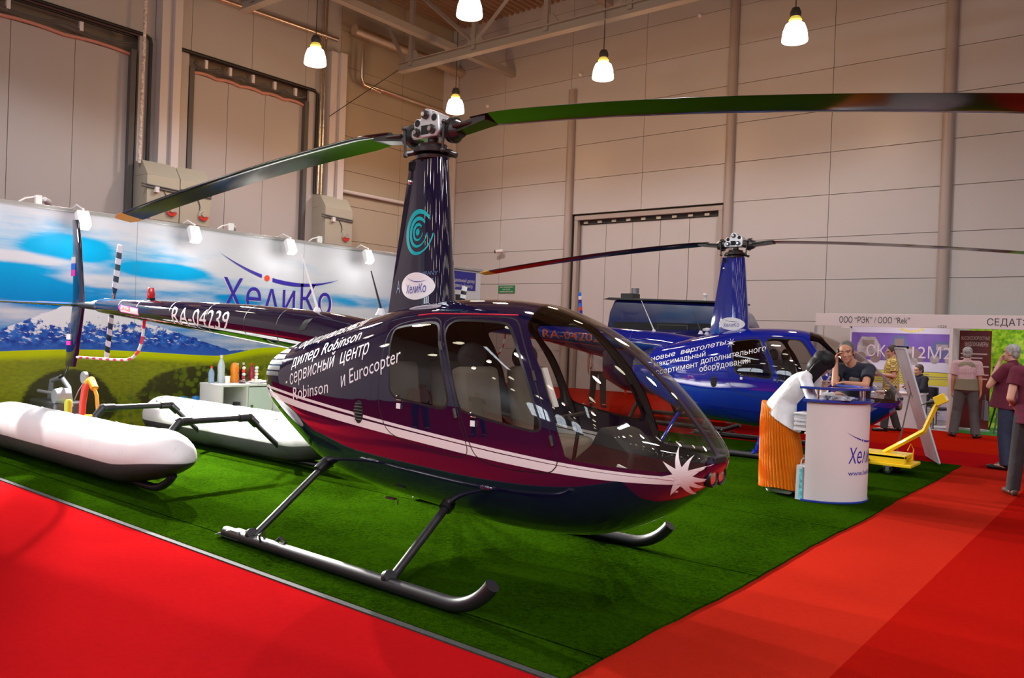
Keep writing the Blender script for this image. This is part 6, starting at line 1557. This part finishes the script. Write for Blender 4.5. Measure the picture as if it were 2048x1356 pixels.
b = MB(); b.cone((0, 0, .01), (0, 0, 1.1), .02, .02); b.lathe([(.001, 0), (.16, 0), (.16, .015), (.03, .03)]); b.build('stand', 'alu', t); b = MB(); b.bx((-.17, -.03, 1.06), (.17, .02, 1.34)); b.build('case', 'rubber', t, bevel=.01); b = MB(); b.bx((-.15, -.034, 1.09), (.15, -.03, 1.32)); b.build('screen', 'bag_white', t, smooth=0)
t = thing('tripod', 'black camera tripod at the edge of the green booth', 'tripod', (2.05, 14.2, .012))
for k in range(3):
    a = 2*PI*k/3+.3; b = MB(); b.sweep([(.03*math.cos(a), .03*math.sin(a), .95), (.34*math.cos(a), .34*math.sin(a), .01)], [.02, .012], 8); b.build('leg', 'rubber', t)
b = MB(); b.cone((0, 0, .80), (0, 0, 1.15), .018, .018); b.box((0, 0, 1.0), (.08, .08, .06)); b.build('column', 'rubber', t); b = MB(); b.box((0, -.02, 1.19), (.09, .14, .08)); b.cone((0, -.09, 1.19), (0, -.15, 1.19), .03, .034, 14); b.build('camera_body', 'rubber', t, bevel=.006)
for x, y in ((0, 14.6), (3, 14.6)): light('booth_light', 'AREA', (x, y, 2.32), 14, (1, .9, .92), .5)
# --- third helicopter behind the blue one: cowl, canopy, cabin, boom
mat('cowl_blue', (.005, .008, .085), .14, coat=.6)
C3 = thing('helicopter', 'large dark blue helicopter mostly hidden behind the bright blue one', 'helicopter', (-2.9, 10.5, 0), .0, group='helicopters on the carpet')
sec = lambda x, hw, z0, z1, n=3.2: [(x, hw*np.sign(math.cos(a))*abs(math.cos(a))**(2/n), (z0+z1)/2+(z1-z0)/2*np.sign(math.sin(a))*abs(math.sin(a))**(2/n)) for a in np.linspace(0, 2*PI, 32, endpoint=False)]
b = MB(); b.loft([sec(-1.9, .3, .95, 1.5), sec(-1.75, .55, .72, 1.75), sec(-1.3, .78, .55, 1.86), sec(0, .85, .45, 1.9), sec(.9, .85, .45, 1.92), sec(1.3, .78, .48, 1.80), sec(1.75, .55, .58, 1.5), sec(2.0, .25, .75, 1.2)]); b.build('fuselage', 'cowl_blue', C3, smooth=60)
b = MB(); b.prism([(-1.78, 1.80), (1.0, 1.86), (1.28, 1.92), (1.1, 2.22), (.7, 2.38), (-1.60, 2.46), (-1.72, 2.2)], 'y', -.42, .42); b.build('engine_cowl', 'cowl_blue', C3, smooth=40, bevel=.06)
b = MB(); b.bx((-1.60, -.43, 1.80), (.95, -.405, 1.99)); b.bx((-.55, -.44, 1.82), (.12, -.425, 1.955), 1); b.bx((-.53, -.445, 1.835), (.10, -.43, 1.94)); b.build('cowl_opening', ['slot', 'dark_steel'], C3, smooth=0)
b = MB(); b.prism([(-1.85, 2.46), (1.0, 2.385), (1.0, 2.42), (-1.70, 2.50)], 'y', -.47, .47); b.build('top_deck', 'rubber', C3, smooth=0, bevel=.006)
b = MB(); b.bx((-1.58, -.2, 2.48), (-1.28, .1, 2.60)); b.build('deck_box', 'rubber', C3, bevel=.01)
b = MB(); b.cone((-1.52, .3, 2.48), (-1.52, .3, 2.74), .085, .085); b.build('exhaust_pipe', 'skid_metal', C3)
b = MB(); b.lathe([(.05, 0), (.03, .03), (.03, .13), (.045, .15), (.03, .19)], (.30, -.1, 2.41), 14); b.build('vent_stub', 'decal_white', C3); b = MB(); b.ell((-.02, -.1, 2.42), (.10, .06, .03)); b.build('deck_light', 'decal_teal', C3)
b = MB(); b.loft([sec(-1.7, .34, 1.15, 1.75, 2), sec(-3.5, .22, 1.5, 1.9, 2), sec(-5.2, .14, 1.7, 1.98, 2)]); b.build('tail_boom', 'cowl_blue', C3, smooth=60)
b = MB()
for k in range(9): b.box((-3.35-.01*k, 1.0, 1.98+.085*k), (.07, .03, .085), k % 3 if k != 4 else 3)
b.build('tail_rotor_blade', ['logo_blue', 'decal_white', 'flag_blue', 'decal_red'], C3, smooth=0)
b = MB(); b.cone((-3.33, 1.0, 1.70), (-3.33, 1.0, 1.96), .03, .03); b.cone((-3.33, .1, 1.72), (-3.33, 1.0, 1.72), .04, .035); b.build('tail_rotor_shaft', 'dark_steel', C3)
for ks in (-1, 1):
    b = MB(); b.sweep([(-1.4, ks*1.0, .05), (1.2, ks*1.0, .05), (1.5, ks*1.0, .16)], .045, 10); sk = b.build('skid', 'skid_paint', C3)
    for x in (-.8, .8): b = MB(); b.sweep([(x, ks*1.0, .06), (x, ks*.55, .55)], .04, 10); b.build('landing_strut', 'skid_paint', C3)
# --- things on the far wall
mat('sign_green', (.01, .20, .06), .4)
t = thing('wall_sign', 'small green sign with three white lines on the far wall', 'sign', (-13.05, 16.995, 3.19))
b = MB(); b.bx((-.36, -.02, -.13), (.36, 0, .13)); b.build('plate', 'sign_green', t, smooth=0)
for k, s_ in enumerate(('ЗОНА ТАМОЖЕННОГО', 'КОНТРОЛЯ', 'CUSTOMS CONTROL ZONE')): ink(s_, -.30 if k != 1 else -.16, .05-.075*k, .60 if k != 1 else .32, .042, 'decal_white', -.024, 'sign_lettering', t)
def camera_(x, z, label, y=17.0):
    t = thing('security_camera', label, 'camera', (x, y-.02, z), group='security cameras on the far wall')
    b = MB(); b.bx((-.03, -.10, .02), (.03, .02, .06)); b.build('bracket', 'white_plastic', t); b = MB(); b.sweep([(.15, -.14, .0), (-.12, -.18, -.02)], .055, 12); b.cone((-.12, -.18, -.02), (-.17, -.185, -.025), .05, .05, 12, 1); b.build('housing', ['white_plastic', 'rubber'], t)
camera_(-13.3, 4.50, 'white security camera above the green sign')
for x, z, lb in ((-14.2, 9.62, 'small white detector high on the far wall, leftmost'), (-10.3, 10.05, 'small white detector high on the far wall beside the first column'), (-6.2, 11.05, 'small white detector highest on the far wall')):
    b = MB(); b.lathe([(.06, 0), (.06, -.05), (.03, -.09), (.001, -.09)], (0, 0, 0), 14, axis='y'); o = b.build('detector', 'white_plastic'); o.location = (x, 16.99, z); tag(o, lb, 'detector', 'wall detectors')
t = thing('valve_group', 'low red valve pipes on the floor at the foot of the far wall', 'pipes', (-7.8, 16.6, 0))
b = MB(); b.sweep([(-.6, 0, .42), (-.55, 0, .30), (.5, 0, .28), (.55, 0, .05)], .05, 10); b.sweep([(-.2, 0, 0), (-.2, 0, .3)], .04, 8); b.build('pipe', 'red_paint', t); b = MB(); b.lathe([(.10, -.012), (.12, 0), (.10, .012)], (-.62, 0, .45), 18, axis='x', cap0=False, cap1=False); b.build('handwheel', 'dark_steel', t)
